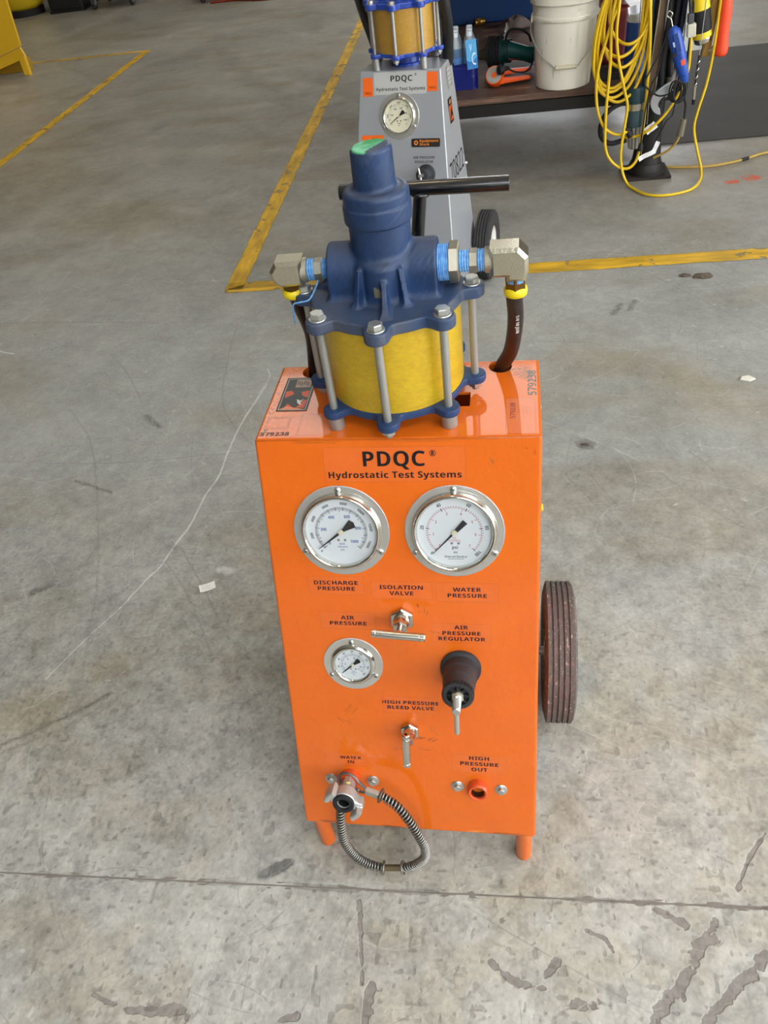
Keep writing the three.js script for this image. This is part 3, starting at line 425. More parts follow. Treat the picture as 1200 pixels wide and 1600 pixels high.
const dialWater = dial((c) => {
  ring(c, 196, 225, -45, 50, 10, 2.5, '#222', 10, 24, 6); arc(c, 184, 225, -45, 2.2, '#b5555a'); ring(c, 184, 225, -45, 70, 9, 1.6, '#b5555a', 10, 22, 3.5);
  ['0', '20', '40', '60', '80', '100'].forEach((s, i) => around(c, s, 222, 225 - i * 54, 34, '#2a2a2c', true));
  ['0', '1', '2', '3', '4', '5', '6', '7'].forEach((s, i) => around(c, s, 144, 225 - i * 38.6, 28, '#b0565c'));
  text(c, 'bar', 256, 296, 18, '#b0464c', { bold: false }); text(c, 'x100kPa', 256, 318, 22, '#b0464c', { bold: false }); text(c, 'psi', 258, 368, 32, '#333');
  for (const x of [236, 282]) { c.fillStyle = '#555'; c.beginPath(); c.arc(x, 338, 9, 0, 7); c.fill(); c.fillStyle = '#bbb'; c.fillRect(x - 5, 336, 10, 3); }
  text(c, 'DC', 262, 408, 22, '#222'); text(c, 'DuraChoice', 262, 440, 24, '#333', { font: 'serif', wide: 1.1 }); c.fillStyle = '#444'; c.fillRect(206, 456, 112, 3);
});
const dialAir = dial((c) => {
  ring(c, 184, 225, -45, 80, 12, 2.5, '#333', 10, 28, 6); arc(c, 158, 225, -45, 3, '#34406e'); ring(c, 156, 225, -45, 55, 10, 2, '#34406e', 5, 20, 4);
  ['20', '40', '60', '80', '100', '120', '140', '160'].forEach((s, i) => around(c, s, 214, 225 - (i + 1) * 33.75, 40, '#1c1c1e', true));
  ['2', '4', '6', '8', '10', '11'].forEach((s, i) => around(c, s, 112, 225 - [2, 4, 6, 8, 10, 11][i] * 24.5, 44, '#2a3f86'));
  text(c, 'BAR', 256, 372, 26, '#2a3f86', { bold: false }); text(c, '100xkPa', 256, 396, 24, '#2a3f86', { bold: false }); text(c, 'psi', 256, 424, 26, '#333', { bold: false });
  for (const x of [222, 290]) { c.fillStyle = '#6a6552'; c.beginPath(); c.arc(x, 334, 13, 0, 7); c.fill(); c.fillStyle = '#d8d6c9'; c.fillRect(x - 3, 330, 12, 5); }
});
// label of clear film with print on it; a thin sheet, z out of the panel
function label(parent, name, w, h, draw, pos, rotn, film = 0.02, ppm = 4200) {
  const W = Math.round(w * ppm), H = Math.round(h * ppm);
  const c = canvas(W, H, (x) => { if (film > 0) { x.fillStyle = `rgba(255,225,200,${film})`; x.fillRect(0, 0, W, H); x.strokeStyle = 'rgba(90,40,10,0.3)'; x.lineWidth = 1.6; x.strokeRect(1, 1, W - 2, H - 2); } draw(x, W, H); });
  return mesh(name, new THREE.PlaneGeometry(w, h), phy(0xffffff, 0.45, 0, { map: ctex(c), transparent: true, specularIntensity: 0.5, clearcoat: 0.3, clearcoatRoughness: 0.1 }), parent, pos, rotn);
}

function makeWheel(parent, x, z, R, wdt, tireMat, ribs, rimMat) {
    const w = group('wheel', parent, [x, R, z], [0.7, 0, 0]);
    const hw = wdt / 2, pr = [[R * 0.55, -hw * 0.8], [R * 0.62, -hw * 0.98], [R * 0.85, -hw], [R * 0.955, -hw * 0.88]];
    for (let i = 0; i < ribs; i++) { const a = -hw * 0.84 + i * (1.68 * hw / ribs), b = a + 1.68 * hw / ribs; pr.push([R, a + 0.0008], [R, b - 0.003], [R - 0.004, b - 0.0024], [R - 0.004, b - 0.0004]); }
    pr.push([R * 0.955, hw * 0.88], [R * 0.85, hw], [R * 0.62, hw * 0.98], [R * 0.55, hw * 0.8]);
    const tg = latheX(pr, 96, 0.45); const uv = tg.attributes.uv; for (let i = 0; i < uv.count; i++) uv.setXY(i, uv.getX(i) * 4, uv.getY(i) * 1.5);
    mesh('tire', tg, tireMat, w);
    mesh('rim', latheX([[0.02, -hw * 0.5], [R * 0.5, -hw * 0.45], [R * 0.58, -hw * 0.82], [R * 0.575, -hw * 0.84], [R * 0.46, -hw * 0.3], [R * 0.42, hw * 0.2], [R * 0.46, hw * 0.3], [R * 0.575, hw * 0.84], [R * 0.58, hw * 0.82], [R * 0.5, hw * 0.45], [0.02, hw * 0.6]], 64), rimMat, w);
    mesh('hub', latheX([[0, -hw * 0.9], [0.02, -hw * 0.9], [0.02, hw * 0.9], [0.014, hw * 1.05], [0, hw * 1.08]], 32), M.zinc, w);
    return w;
}
// ---------------------------------------------------------------- the orange cart
const CART = { x: -0.1315, z: -0.8368, turn: -0.0346 };
{
  const W = 0.4, H = 0.784, S = 0.2384, B = 0.113, D = 0.1913, T = Math.atan(S / (H - B)), cT = Math.cos(T), sT = Math.sin(T);
  const cart = thing('test_cart', 'orange hydrostatic test cart with three gauges and a blue pump on top', 'pump cart', [CART.x, 0, CART.z], CART.turn);
  const F = (u, v, off = 0) => [u, H - v * cT + off * sT, v * sT + off * cT];
  const face = [-T, 0, 0];
  // cabinet: hollow, open below, with hose holes and a slot through the top
  const r = 0.005, corner = (x, y, z) => [x, y, z];
  const sx = W / 2 - r;
  const outer = hull([-sx, sx].flatMap((x) => [corner(x, H - r, -r * 0.706), corner(x, H - r, -D + r), corner(x, B + r, S - r * 1.417), corner(x, B + r, -D + r)]), r);
  const inner = hull([-1, 1].flatMap((s) => [[s * (W / 2 - 0.0055), H - 0.006, -0.004], [s * (W / 2 - 0.0055), H - 0.006, -D + 0.0055], [s * (W / 2 - 0.0055), B - 0.03, S + 0.006], [s * (W / 2 - 0.0055), B - 0.03, -D + 0.0055]]), 0.0015);
  const ev = new Evaluator(); ev.attributes = ['position', 'normal', 'uv']; ev.useGroups = false;
  let body = new Brush(outer); const cut = (g, x, y, z) => { const b = new Brush(g); b.position.set(x, y, z); b.updateMatrixWorld(); body = ev.evaluate(body, b, SUBTRACTION); };
  cut(inner, 0, 0, 0);
  cut(cyl(0.0172, 0.0172, 0.04, 40), 0.1425, H, -0.1725); cut(cyl(0.0172, 0.0172, 0.04, 40), -0.146, H, -0.1725); cut(new THREE.BoxGeometry(0.16, 0.04, 0.035), 0.021, H, -0.089);
  cut(rot(cyl(0.016, 0.016, 0.03, 6), PI / 2), 0.105, B - 0.0135, S - 0.004); cut(rot(cyl(0.02, 0.02, 0.03, 5), PI / 2), -0.03, B - 0.0185, S - 0.004);
  const g = body.geometry, P = g.attributes.position, Nn = g.attributes.normal, UV = g.attributes.uv;
  for (let i = 0; i < P.count; i++) { // metres: front panel and top each get their own part of the sheet
    const x = P.getX(i), y = P.getY(i), z = P.getZ(i), ny = Nn.getY(i), nz = Nn.getZ(i);
    if (ny > 0.75) UV.setXY(i, 0.5 + (x + 0.2) / 0.8, 1 - (z + 0.2) / 0.8); else if (nz > 0.5) UV.setXY(i, (x + 0.2) / 0.8, 1 - ((H - y) / cT) / 0.8); else UV.setXY(i, 0.5 + (z + 0.2) / 0.8 * 0.9 + 0.02, 0.45 * y / 0.8 + 0.02);
  }
  const paint = canvas(2048, 2048, (c, w) => {
    const k = 2048 / 0.8; c.fillStyle = '#dd6610'; c.fillRect(0, 0, w, w);
    _s = 99; // soft variations in the paint
    for (let i = 0; i < 260; i++) { c.fillStyle = `rgba(${rnd() < 0.5 ? '255,130,40' : '150,50,5'},${rr(0.008, 0.025)})`; c.beginPath(); c.ellipse(rr(0, w), rr(0, w), rr(40, 240), rr(20, 120), rr(0, 3), 0, 7); c.fill(); }
    const scuff = (u, v, a, L, n, wd, col, sp = 0.004) => { for (let i = 0; i < n; i++) { c.strokeStyle = col; c.lineWidth = rr(0.4, 1) * wd * k; c.lineCap = 'round'; const x = (u + 0.2 + rr(-sp, sp) * 2) * k, y = (v + rr(-sp, sp)) * k, q = L * rr(0.3, 1) * k; c.beginPath(); c.moveTo(x, y); c.quadraticCurveTo(x + q * 0.5 * Math.cos(a) + rr(-6, 6), y + q * 0.5 * Math.sin(a) + rr(-6, 6), x + q * Math.cos(a), y + q * Math.sin(a)); c.stroke(); } };
    const dk = 'rgba(60,30,15,0.45)', dk2 = 'rgba(70,45,30,0.28)', lt = 'rgba(255,205,160,0.35)';
    scuff(0.008, 0.512, -0.3, 0.02, 5, 0.0014, dk); scuff(0.028, 0.515, -0.5, 0.014, 5, 0.0014, dk); scuff(0.016, 0.532, 0.1, 0.012, 5, 0.0012, dk2); scuff(-0.024, 0.535, 0.2, 0.006, 4, 0.0015, dk2); scuff(0.036, 0.49, 1.2, 0.015, 4, 0.001, dk2);
    scuff(-0.112, 0.478, 0.7, 0.02, 7, 0.0013, dk2, 0.006); scuff(-0.098, 0.468, -0.9, 0.02, 6, 0.0012, dk2, 0.006); scuff(0.0275, 0.262, 1.5, 0.014, 3, 0.0014, dk); scuff(0.03, 0.275, 1.9, 0.01, 3, 0.001, dk);
    scuff(0.135, 0.033, 1.2, 0.008, 4, 0.0014, 'rgba(90,90,80,0.5)'); scuff(0.185, 0.02, 0.5, 0.004, 4, 0.001, dk); scuff(-0.02, 0.3, 0.2, 0.03, 3, 0.0008, dk2); scuff(0.04, 0.31, 0.4, 0.02, 3, 0.0008, dk2);
    scuff(-0.145, 0.004, 0, 0.07, 8, 0.0008, dk2, 0.003); scuff(0.0, 0.003, 0, 0.15, 5, 0.0007, dk2, 0.003);
    for (let i = 0; i < 90; i++) scuff(rr(-0.195, 0.195), rr(0.01, 0.7), rr(0, 3), rr(0.001, 0.006), 1, 0.0006, rnd() < 0.6 ? dk2 : lt);
    scuff(-0.17, 0.705, 0, 0.05, 8, 0.001, dk, 0.003); scuff(-0.06, 0.707, 0, 0.04, 8, 0.0012, dk, 0.002); scuff(0.09, 0.704, 0, 0.03, 8, 0.001, lt, 0.003); scuff(0.13, 0.707, 0, 0.06, 8, 0.001, dk, 0.003);
    // top plate: rubbed paint at the left and along the back, black smear at the back right corner
    const top = (x, z) => [w / 2 + (x + 0.2) * k, (z + 0.2) * k];
    for (let i = 0; i < 900; i++) { const u = rnd() ** 2; const [x, y] = rnd() < 0.6 ? top(-0.195 + u * 0.09, rr(-0.188, -0.005)) : top(rr(-0.19, -0.1), -0.186 + u * 0.05); c.fillStyle = `rgba(${rnd() < 0.75 ? '245,175,125' : '150,60,20'},${rr(0.05, 0.22)})`; c.beginPath(); c.ellipse(x, y, rr(1, 8), rr(1, 4), rr(0, 3), 0, 7); c.fill(); }
    for (let i = 0; i < 60; i++) { const [x, y] = top(rr(-0.196, -0.185), rr(-0.15, -0.04)); c.fillStyle = 'rgba(90,40,20,0.35)'; c.beginPath(); c.ellipse(x, y, rr(1, 6), rr(1, 3), rr(0, 3), 0, 7); c.fill(); }
    for (let i = 0; i < 320; i++) { const a = rnd() ** 1.3; const [x, y] = top(0.188 - a * 0.06 * rnd(), -0.15 - 0.03 * rnd() + 0.02 * (1 - a)); c.fillStyle = `rgba(40,30,25,${rr(0.05, 0.22)})`; c.beginPath(); c.ellipse(x, y, rr(2, 12), rr(1, 4), rr(-0.5, 0.3), 0, 7); c.fill(); }
    for (let i = 0; i < 40; i++) { const [x, y] = top(rr(0.09, 0.18), rr(-0.187, -0.17)); c.fillStyle = 'rgba(60,40,30,0.25)'; c.fillRect(x, y, rr(4, 20), rr(1, 4)); }
    // number stamped by hand near the right edge
    c.save(); c.translate(...top(0.1885, -0.127)); c.rotate(-PI / 2); text(c, '579238', 0, 0, 44, '#1a1613', { wide: 1.15 }); c.restore();
    c.save(); c.translate(...top(-0.188, -0.02)); text(c, 'Y', 0, 0, 34, '#1a1613'); c.restore();
  });
  const orange = phy(0xffffff, 0.6, 0, { map: ctex(paint), specularIntensity: 0.25, clearcoat: 1, clearcoatRoughness: 0.05, bumpMap: rep(peelBump, 7), bumpScale: 0.00055 });
  mesh('cabinet', g, orange, cart);
  const orangeP = phy(0xdd6610, 0.38, 0, { clearcoat: 0.4, clearcoatRoughness: 0.15 });
  for (const s of [-1, 1]) mesh('leg', lathe([[0, 0], [0.0125, 0], [0.0138, 0.0012], [0.0138, 0.13], [0, 0.13]], 32), orangeP, cart, [s * 0.1815, 0, S - 0.0243]);
  // wheels on an axle
  const treadTex = noiseTex(512, (x, y) => { const a = pn(x, y, 14, 4), b = pn(x, y, 40, 3); const red = sstep(0.56, 0.72, a), pale = sstep(0.68, 0.8, b); return [clamp1(0.37 + 0.07 * red + 0.28 * pale), clamp1(0.335 + 0.03 * red + 0.27 * pale), clamp1(0.315 + 0.03 * red + 0.26 * pale)]; }, true);
  const wheel = makeWheel;
  const tm = std(0xffffff, 0.7, 0, { map: treadTex, bumpMap: rep(castBump, 6, 3), bumpScale: 0.001 });
  for (const s of [-1, 1]) wheel(cart, s > 0 ? 0.251 : -0.236, -0.135, 0.14, 0.06, tm, 5, std(0xd8d6d0, 0.5), s);
  mesh('axle', rot(cyl(0.009, 0.009, 0.57, 20), 0, 0, PI / 2), M.zincDull, cart, [0, 0.14, -0.135]);
  // tow handle
  const hb = phy(0x070708, 0.22, 0, { clearcoat: 0.7, clearcoatRoughness: 0.1, bumpMap: rep(castBump, 3), bumpScale: 0.0003 });
  const th = group('tow_handle', cart);
  mesh('handle_bar', (() => { const q = latheX([[0.0068, 0], [0.0098, 0], [0.0104, 0.0008], [0.0104, 0.2352], [0.0098, 0.236], [0.0068, 0.236], [0.0068, 0.2], [0.0068, 0]], 28); q.translate(-0.0925, 1.0265, -0.25); return q; })(), hb, th, [0, 0, 0], [0, 0, -0.012]);
  mesh('handle_stem', rod([0.0345, 1.029, -0.25], [-0.06, 0.3, -0.212], 0.0095), hb, th);
  mesh('weld_bead', rot(new THREE.TorusGeometry(0.0105, 0.0034, 8, 20), PI / 2, 0, -0.1), hb, th, [0.0335, 1.0185, -0.25]);
  mesh('hinge_bracket', box(0.05, 0.05, 0.026, 0.004), hb, th, [-0.06, 0.3, -0.203]);

  // pump and its plumbing
  const PX = -0.004, PZ = -0.107;
  makePump(cart, [PX, H, PZ], { spacer: 0.021, blue: 0x17365f, dust: 0x4a505c, tube: 0xd9b41c, green: true, cell: 0.0017 });
  {
    const hoseM = phy(0x24100c, 0.4, 0, { clearcoat: 0.3, clearcoatRoughness: 0.25, bumpMap: rep(castBump, 3, 20), bumpScale: 0.0004 }), ringM = std(0xe6cc12, 0.45);
    const [fr, xr] = fitting(cart, 'outlet_fitting', 1); fr.position.set(PX + 0.0705, H + 0.199, PZ); fr.rotation.set(0, -0.02, 0.02);
    mesh('elbow', mv(elbowBlock(), xr + 0.018, 0, 0), M.nickel, fr);
    mesh('swivel_hex', mv(hexY(0.0142, 0.02, 0.1), xr + 0.03, -0.042, 0), M.brassDark, fr); mesh('thread_tape', mv(cyl(0.0132, 0.0132, 0.006, 24), xr + 0.03, -0.027, 0), tapeM, fr);
    mesh('yellow_ring', lathe([[0.011, -0.059], [0.0146, -0.057], [0.0154, -0.0525], [0.0148, -0.048], [0.0125, -0.046]], 32, 1), ringM, fr, [xr + 0.03, 0.008, 0]);
    const hx = PX + 0.0705 + xr + 0.03;
    mesh('hose', tube([[hx - 0.001, H + 0.147, PZ], [hx + 0.001, H + 0.115, PZ - 0.008], [hx - 0.001, H + 0.075, PZ - 0.026], [hx - 0.0065, H + 0.035, PZ - 0.047], [0.1435, H - 0.005, -0.172], [0.138, H - 0.06, -0.186]], 0.0108, 60, 18), hoseM, cart, undefined, undefined, 'dark brown right-hand pump hose');
    label(cart, 'hose_print', 0.045, 0.008, (x, w, h) => text(x, '1/4 10 JUN', w / 2, h / 2, h * 0.8, 'rgba(230,225,220,0.7)', { wide: 0.9 }), [hx + 0.0035, H + 0.108, PZ + 0.0035], [0.1, 0.35, -PI / 2], 0);
    const [fl, xl] = fitting(cart, 'inlet_fitting', -1); fl.position.set(PX - 0.0705, H + 0.199, PZ); fl.rotation.set(0, PI + 0.05, 0, 'YXZ'); 
    const le = mv(extr(poly([[-0.019, -0.0145], [0.012, -0.0165], [0.0235, -0.006], [0.025, 0.006], [0.016, 0.0185], [-0.019, 0.0185]]), 0.034, 0.0045, 1), 0, 0, -0.017); mesh('elbow', mv(le, xl + 0.016, 0, 0), M.nickel, fl);
    const leg = (q) => { q.rotateX(-0.12); q.translate(xl + 0.018, 0, 0); return q; };
    mesh('swivel_hex', leg(mv(hexY(0.0122, 0.016, 0.1), 0, -0.03, 0)), M.brassDark, fl);
    mesh('yellow_ring', leg(lathe([[0.0105, -0.0375], [0.0145, -0.0355], [0.0153, -0.0315], [0.0145, -0.0265], [0.0115, -0.0245]], 32, 1)), ringM, fl);
    const lx = PX - 0.0705 - xl - 0.018;
    mesh('hose', tube([[lx, H + 0.165, PZ - 0.003], [lx - 0.001, H + 0.13, PZ - 0.022], [lx - 0.003, H + 0.07, PZ - 0.054], [-0.1445, H - 0.005, -0.1735], [-0.144, H - 0.06, -0.175]], 0.0098, 60, 18), std(0x100c0c, 0.4), cart);
    mesh('loose_tape', tube([[PX - 0.088, H + 0.188, PZ + 0.012], [PX - 0.093, H + 0.178, PZ + 0.018], [PX - 0.1, H + 0.1705, PZ + 0.03], [PX - 0.112, H + 0.1705, PZ + 0.036], [PX - 0.121, H + 0.166, PZ + 0.036], [PX - 0.124, H + 0.14, PZ + 0.034]], 0.0012, 40, 6), tapeM, cart);
  }
  // gauges
  makeGauge(cart, F(-0.0853, 0.1405, 0), 0.0712, 0.0593, dialHigh, 3.80, 'fan', -T);
  makeGauge(cart, F(0.0793, 0.1405, 0), 0.0714, 0.0605, dialWater, 3.96, 'bar', -T);
  makeGauge(cart, F(-0.0862, 0.3705, 0), 0.0475, 0.0352, dialAir, 3.85, 'fan', -T);
  // isolation valve: panel nut, bonnet, stem, cross bar
  const valve = (u, v, R, name, turn, L) => {
    const q = group(name, cart, F(u, v, 0), face);
    mesh('panel_nut', rot(hexY(R, 0.009, 0.12), PI / 2), M.steel, q);
    mesh('bonnet', latheZ([[0, 0.008], [R * 0.66, 0.008], [R * 0.66, 0.014], [R * 0.58, 0.016], [R * 0.58, 0.02]], 32), M.steel, q);
    mesh('packing_nut', mv(rot(hexY(R * 0.62, 0.013, 0.12), PI / 2), 0, 0, 0.019), M.steel, q);
    mesh('stem', mv(rot(cyl(0.0042, 0.0042, 0.022, 20), PI / 2), 0, 0, 0.04), M.steel, q);
    const b = latheX([[0.0022, -L / 2 + 0.006], [0.0024, -L / 2], [0.0056, -L / 2], [0.0064, -L / 2 + 0.001], [0.0064, -L / 2 + 0.006], [0.0058, -L / 2 + 0.0066], [0.0058, -L / 2 + 0.008], [0.0064, -L / 2 + 0.0086], [0.0064, L / 2 - 0.0086], [0.0058, L / 2 - 0.008], [0.0058, L / 2 - 0.0066], [0.0064, L / 2 - 0.006], [0.0064, L / 2 - 0.001], [0.0056, L / 2], [0.0024, L / 2], [0.0022, L / 2 - 0.006]], 32, 0.4);
    mesh('valve_handle', b, M.steel, q, [0, 0, 0.05], [0, 0, turn]);
  };
  valve(-0.0032, 0.2847, 0.0188, 'isolation_valve', -0.07, 0.079);
  valve(-0.0022, 0.4945, 0.0158, 'bleed_valve', -PI / 2 - 0.02, 0.062);
  // pressure regulator
  {
    const q = group('pressure_regulator', cart, F(0.0827, 0.371, 0), face), bl = std(0x2b2b2e, 0.5, 0, { bumpMap: rep(castBump, 6), bumpScale: 0.0004 });
    mesh('panel_ring', latheZ([[0.02, 0], [0.0305, 0], [0.0315, 0.001], [0.0315, 0.006], [0.029, 0.0085], [0.024, 0.0095], [0.02, 0.0095]], 56), bl, q);
    mesh('bonnet', latheZ([[0.0262, 0.008], [0.0265, 0.026], [0.0258, 0.0268], [0.0258, 0.028], [0.0252, 0.0285], [0.0245, 0.045], [0.0238, 0.0456], [0.0238, 0.047], [0.0235, 0.0475], [0.0225, 0.066]], 56), bl, q);
    const kn = new THREE.Shape(); for (let i = 0; i < 48; i++) { for (const [f, rad] of [[0, 0.0238], [0.25, 0.0238], [0.5, 0.0218], [0.75, 0.0218]]) { const a = (i + f) / 48 * 2 * PI; kn[i || f ? 'lineTo' : 'moveTo'](rad * Math.cos(a), rad * Math.sin(a)); } }
    const hole = new THREE.Path(); hole.absarc(0, 0, 0.0165, 0, 2 * PI, true); kn.holes.push(hole);
    mesh('knurled_ring', mv(extr(kn, 0.009, 0.0004, 1, 24), 0, 0, 0.064), bl, q);
    mesh('inner_plate', latheZ([[0, 0.066], [0.017, 0.066]], 40), bl, q);
    const ribs = []; for (let i = 0; i < 8; i++) ribs.push(rot(mv(new THREE.BoxGeometry(0.009, 0.003, 0.005), 0.0125, 0, 0.069), 0, 0, i * PI / 4)); mesh('rib_plate', merge(ribs), bl, q);
    mesh('lock_nut', mv(rot(hexY(0.0095, 0.008, 0.1), PI / 2), 0, 0, 0.069), M.nickel, q);
    mesh('adjusting_screw', (() => { const z = threads(0.036, 0.0062, 14); z.rotateX(PI / 2); z.translate(0, 0, 0.074); return z; })(), M.zinc, q);
    mesh('cross_rod', mv(tube([[0, 0.022, 0], [0, -0.04, 0]], 0.0038, 4, 16), 0, 0, 0.104), M.zinc, q);
  }
  // ports at the bottom
  const screwAt = (u, v) => { const q = group('flange_screw', cart, F(u, v, 0), face); mesh('flange', latheZ([[0, 0], [0.0102, 0], [0.0104, 0.001], [0.0096, 0.0016], [0.0062, 0.003], [0, 0.003]], 32, 0.9), M.zinc, q); mesh('screw_head', mv(rot(hexY(0.0064, 0.0052, 0.15), PI / 2), 0, 0, 0.0026), M.zinc, q); };
  screwAt(-0.1435, 0.6065); screwAt(-0.0711, 0.606); screwAt(0.0716, 0.6065); screwAt(0.1431, 0.609);
  const red = phy(0xd9501e, 0.4, 0, { clearcoat: 0.4 });
  { const q = group('outlet_port', cart, F(0.1054, 0.6065, 0), face); mesh('collar', latheZ([[0.0108, -0.03], [0.0108, 0.013], [0.0118, 0.0152], [0.0142, 0.0158], [0.0162, 0.014], [0.017, 0.01], [0.017, 0]], 48, 0.9), red, q); mesh('thread_bore', latheZ([[0, -0.018], [0.0102, -0.018], [0.0107, -0.01], [0.0101, -0.006], [0.0107, -0.002], [0.0101, 0.002], [0.0107, 0.006], [0.0104, 0.012]], 40), std(0x4a4038, 0.4, 0.8), q); }
  {
    const q = group('water_inlet', cart, F(-0.1093, 0.5995, 0), face), al = std(0xb9b9b5, 0.38, 0.55, { bumpMap: rep(castBump, 8), bumpScale: 0.0006 });
    mesh('collar', latheZ([[0.01, 0], [0.0165, 0], [0.0165, 0.016], [0.015, 0.018], [0.01, 0.018]], 40), red, q);
    // claw coupling: body, two lugs hooking forward, face with rubber seal
    const claw = (x, y, z) => {
      const rad = Math.hypot(x, y);
      let d = sdCyl(rad, z, 0.014, 0.04, 0.0135, 0.002);
      d = smin(d, sdCyl(rad, z, 0.038, 0.062, 0.0215, 0.004), 0.01);
      d = smin(d, sdBox(x, y - 0.012, z - 0.03, 0.006, 0.006, 0.014, 0.002), 0.003);
      for (const s of [-1, 1]) { const c = 0.94, n = -0.35 * 1, X = (x * c + y * n) * s, Y = (-x * n + y * c) * s; d = smin(d, sdBox(X - 0.026, Y, z - 0.05, 0.008, 0.0085, 0.01, 0.003), 0.006); const t = Math.atan2(Y + 0.004, X), R = Math.hypot(X, Y); d = smin(d, Math.max(sdBox(R - 0.031, 0, z - 0.058, 0.0055, 0.02, 0.014, 0.004), (Math.abs(t + 0.25) - 0.42) * 0.03), 0.004); }
      return Math.max(d, -sdCyl(rad, z, 0.022, 0.09, 0.0105, 0.001));
    };
    mesh('claw_coupling', sdfMesh((x, y, z) => 0.9 * claw(x / 0.9, y / 0.9, z), [-0.044, -0.036, 0.008], [0.044, 0.036, 0.08], 0.0011), al, q);
    mesh('rubber_seal', latheZ([[0.0102, 0.04], [0.0102, 0.0645], [0.0112, 0.066], [0.0165, 0.066], [0.0178, 0.0645], [0.018, 0.061]], 48, 0.8), M.rubber, q);
    mesh('dark_bore', latheZ([[0, 0.026], [0.009, 0.026], [0.009, 0.06]], 32), M.blackMatte, q);
    mesh('chalk_mark', mv(box(0.007, 0.004, 0.0012, 0.0005), 0.004, 0.0175, 0.0345), std(0xd8d27a, 0.8), q);
  }
  // printed labels
  const K = '#23121f';
  const lab = (lines, u, v, w, h, px, wide = 1.32, dx = 0, dy = 0) => label(cart, 'panel_label', w, h, (x, W2, H2) => lines.forEach((s, i) => text(x, s, W2 / 2 + dx * 4200, H2 / 2 + dy * 4200 + (i - (lines.length - 1) / 2) * px * 4200 * 1.42, px * 4200 * 1.32, K, { wide })), F(u, v, 0.0004), face, 0.02);
  label(cart, 'maker_label', 0.199, 0.052, (x, w, h) => { text(x, 'PDQC', w * 0.497, h * 0.335, 130, '#191413', { wide: 1.1 }); text(x, '®', w * 0.775, h * 0.19, 52, '#191413'); text(x, 'Hydrostatic Test Systems', w * 0.497, h * 0.79, 56, '#191413', { wide: 1.18 }); }, F(-0.002, 0.0385, 0.0004), face, 0.02);
  lab(['DISCHARGE', 'PRESSURE'], -0.1018, 0.2315, 0.085, 0.031, 0.0072); lab(['ISOLATION', 'VALVE'], -0.0022, 0.2375, 0.092, 0.03, 0.0072); lab(['WATER', 'PRESSURE'], 0.095, 0.2395, 0.092, 0.032, 0.0072);
  lab(['AIR', 'PRESSURE'], -0.0885, 0.292, 0.087, 0.0305, 0.0072); lab(['AIR', 'PRESSURE', 'REGULATOR'], 0.0851, 0.3095, 0.0885, 0.0335, 0.0072); lab(['HIGH PRESSURE', 'BLEED VALVE'], 0.0004, 0.4465, 0.09, 0.0315, 0.0072, 1.3);
  lab(['WATER', 'IN'], -0.1057, 0.5635, 0.09, 0.0255, 0.0064, 1.3, -0.0005); lab(['HIGH', 'PRESSURE', 'OUT'], 0.108, 0.558, 0.09, 0.0375, 0.0082, 1.25);
  // stickers on the top plate
  const up = [-PI / 2, 0, 0];
  label(cart, 'black_sticker', 0.047, 0.088, (x, w, h) => {
    x.fillStyle = '#0c0b0b'; x.fillRect(0, 0, w, h); x.fillStyle = '#a98a78'; x.fillRect(w * 0.36, h * 0.06, w * 0.5, h * 0.24); x.fillStyle = '#4a3a34'; for (let i = 0; i < 6; i++) x.fillRect(w * (0.4 + 0.07 * i), h * (0.1 + 0.02 * (i % 3)), w * 0.04, h * 0.12);
    const P = (c, ...q) => { x.fillStyle = c; x.beginPath(); q.forEach(([a, b], i) => (i ? x.lineTo(a * w, b * h) : x.moveTo(a * w, b * h))); x.fill(); };
    P('#cf4a1c', [0.1, 0.42], [0.3, 0.4], [0.42, 0.5], [0.14, 0.62]); P('#cf4a1c', [0.62, 0.44], [0.9, 0.4], [0.9, 0.62], [0.7, 0.56]); P('#cf4a1c', [0.3, 0.78], [0.52, 0.9], [0.2, 0.93]); P('#cf4a1c', [0.75, 0.72], [0.9, 0.66], [0.88, 0.92], [0.6, 0.92]); P('#e58050', [0.08, 0.95], [0.3, 0.86], [0.92, 0.96]); P('#d8d2cc', [0.55, 0.66], [0.7, 0.7], [0.8, 0.64], [0.7, 0.76], [0.78, 0.84], [0.62, 0.78]);
    x.strokeStyle = 'rgba(225,220,214,0.8)'; x.lineWidth = 5; x.strokeRect(13, 13, w - 26, h - 26) }, [-0.1598, H + 0.0006, -0.1115], up, 0);
  label(cart, 'number_label', 0.056, 0.05, (x, w, h) => { text(x, '579238', w * 0.4, h * 0.86, 46, '#150d0c', { wide: 1.2 }); x.strokeStyle = 'rgba(120,60,30,0.3)'; for (let i = 0; i < 5; i++) x.strokeRect(16 + i * 3, 12 + i * 3, 150 - i * 6, 120 - i * 6); }, [-0.1665, H + 0.0006, -0.0305], up, 0.12);
  label(cart, 'clear_sticker', 0.05, 0.052, () => {}, [-0.116, H + 0.0005, -0.034], up, 0.16);
  label(cart, 'number_label', 0.04, 0.082, (x, w, h) => { x.save(); x.translate(w * 0.24, h * 0.36); x.rotate(-PI / 2); text(x, '579238', 0, 0, 40, '#5a1330', { wide: 1.2, bold: false }); x.restore(); for (let i = 0; i < 4; i++) { x.save(); x.translate(w * (0.45 + 0.13 * i), h * 0.38); x.rotate(-PI / 2); text(x, ['Equip 38', 'Rental 31-1-2', 'Service call', '800'][i], 0, 0, 13, 'rgba(90,40,30,0.45)', { bold: false }); x.restore(); } }, [0.1715, H + 0.0006, -0.0465], up, 0.1);
  // little things on the right side
  mesh('yellow_knob', rot(lathe([[0, 0], [0.0055, 0], [0.006, 0.001], [0.006, 0.009], [0.005, 0.01], [0, 0.01]], 20), 0, 0, -PI / 2), std(0xe3c51a, 0.4), cart, [W / 2 - 0.0005, 0.563, -0.1]);
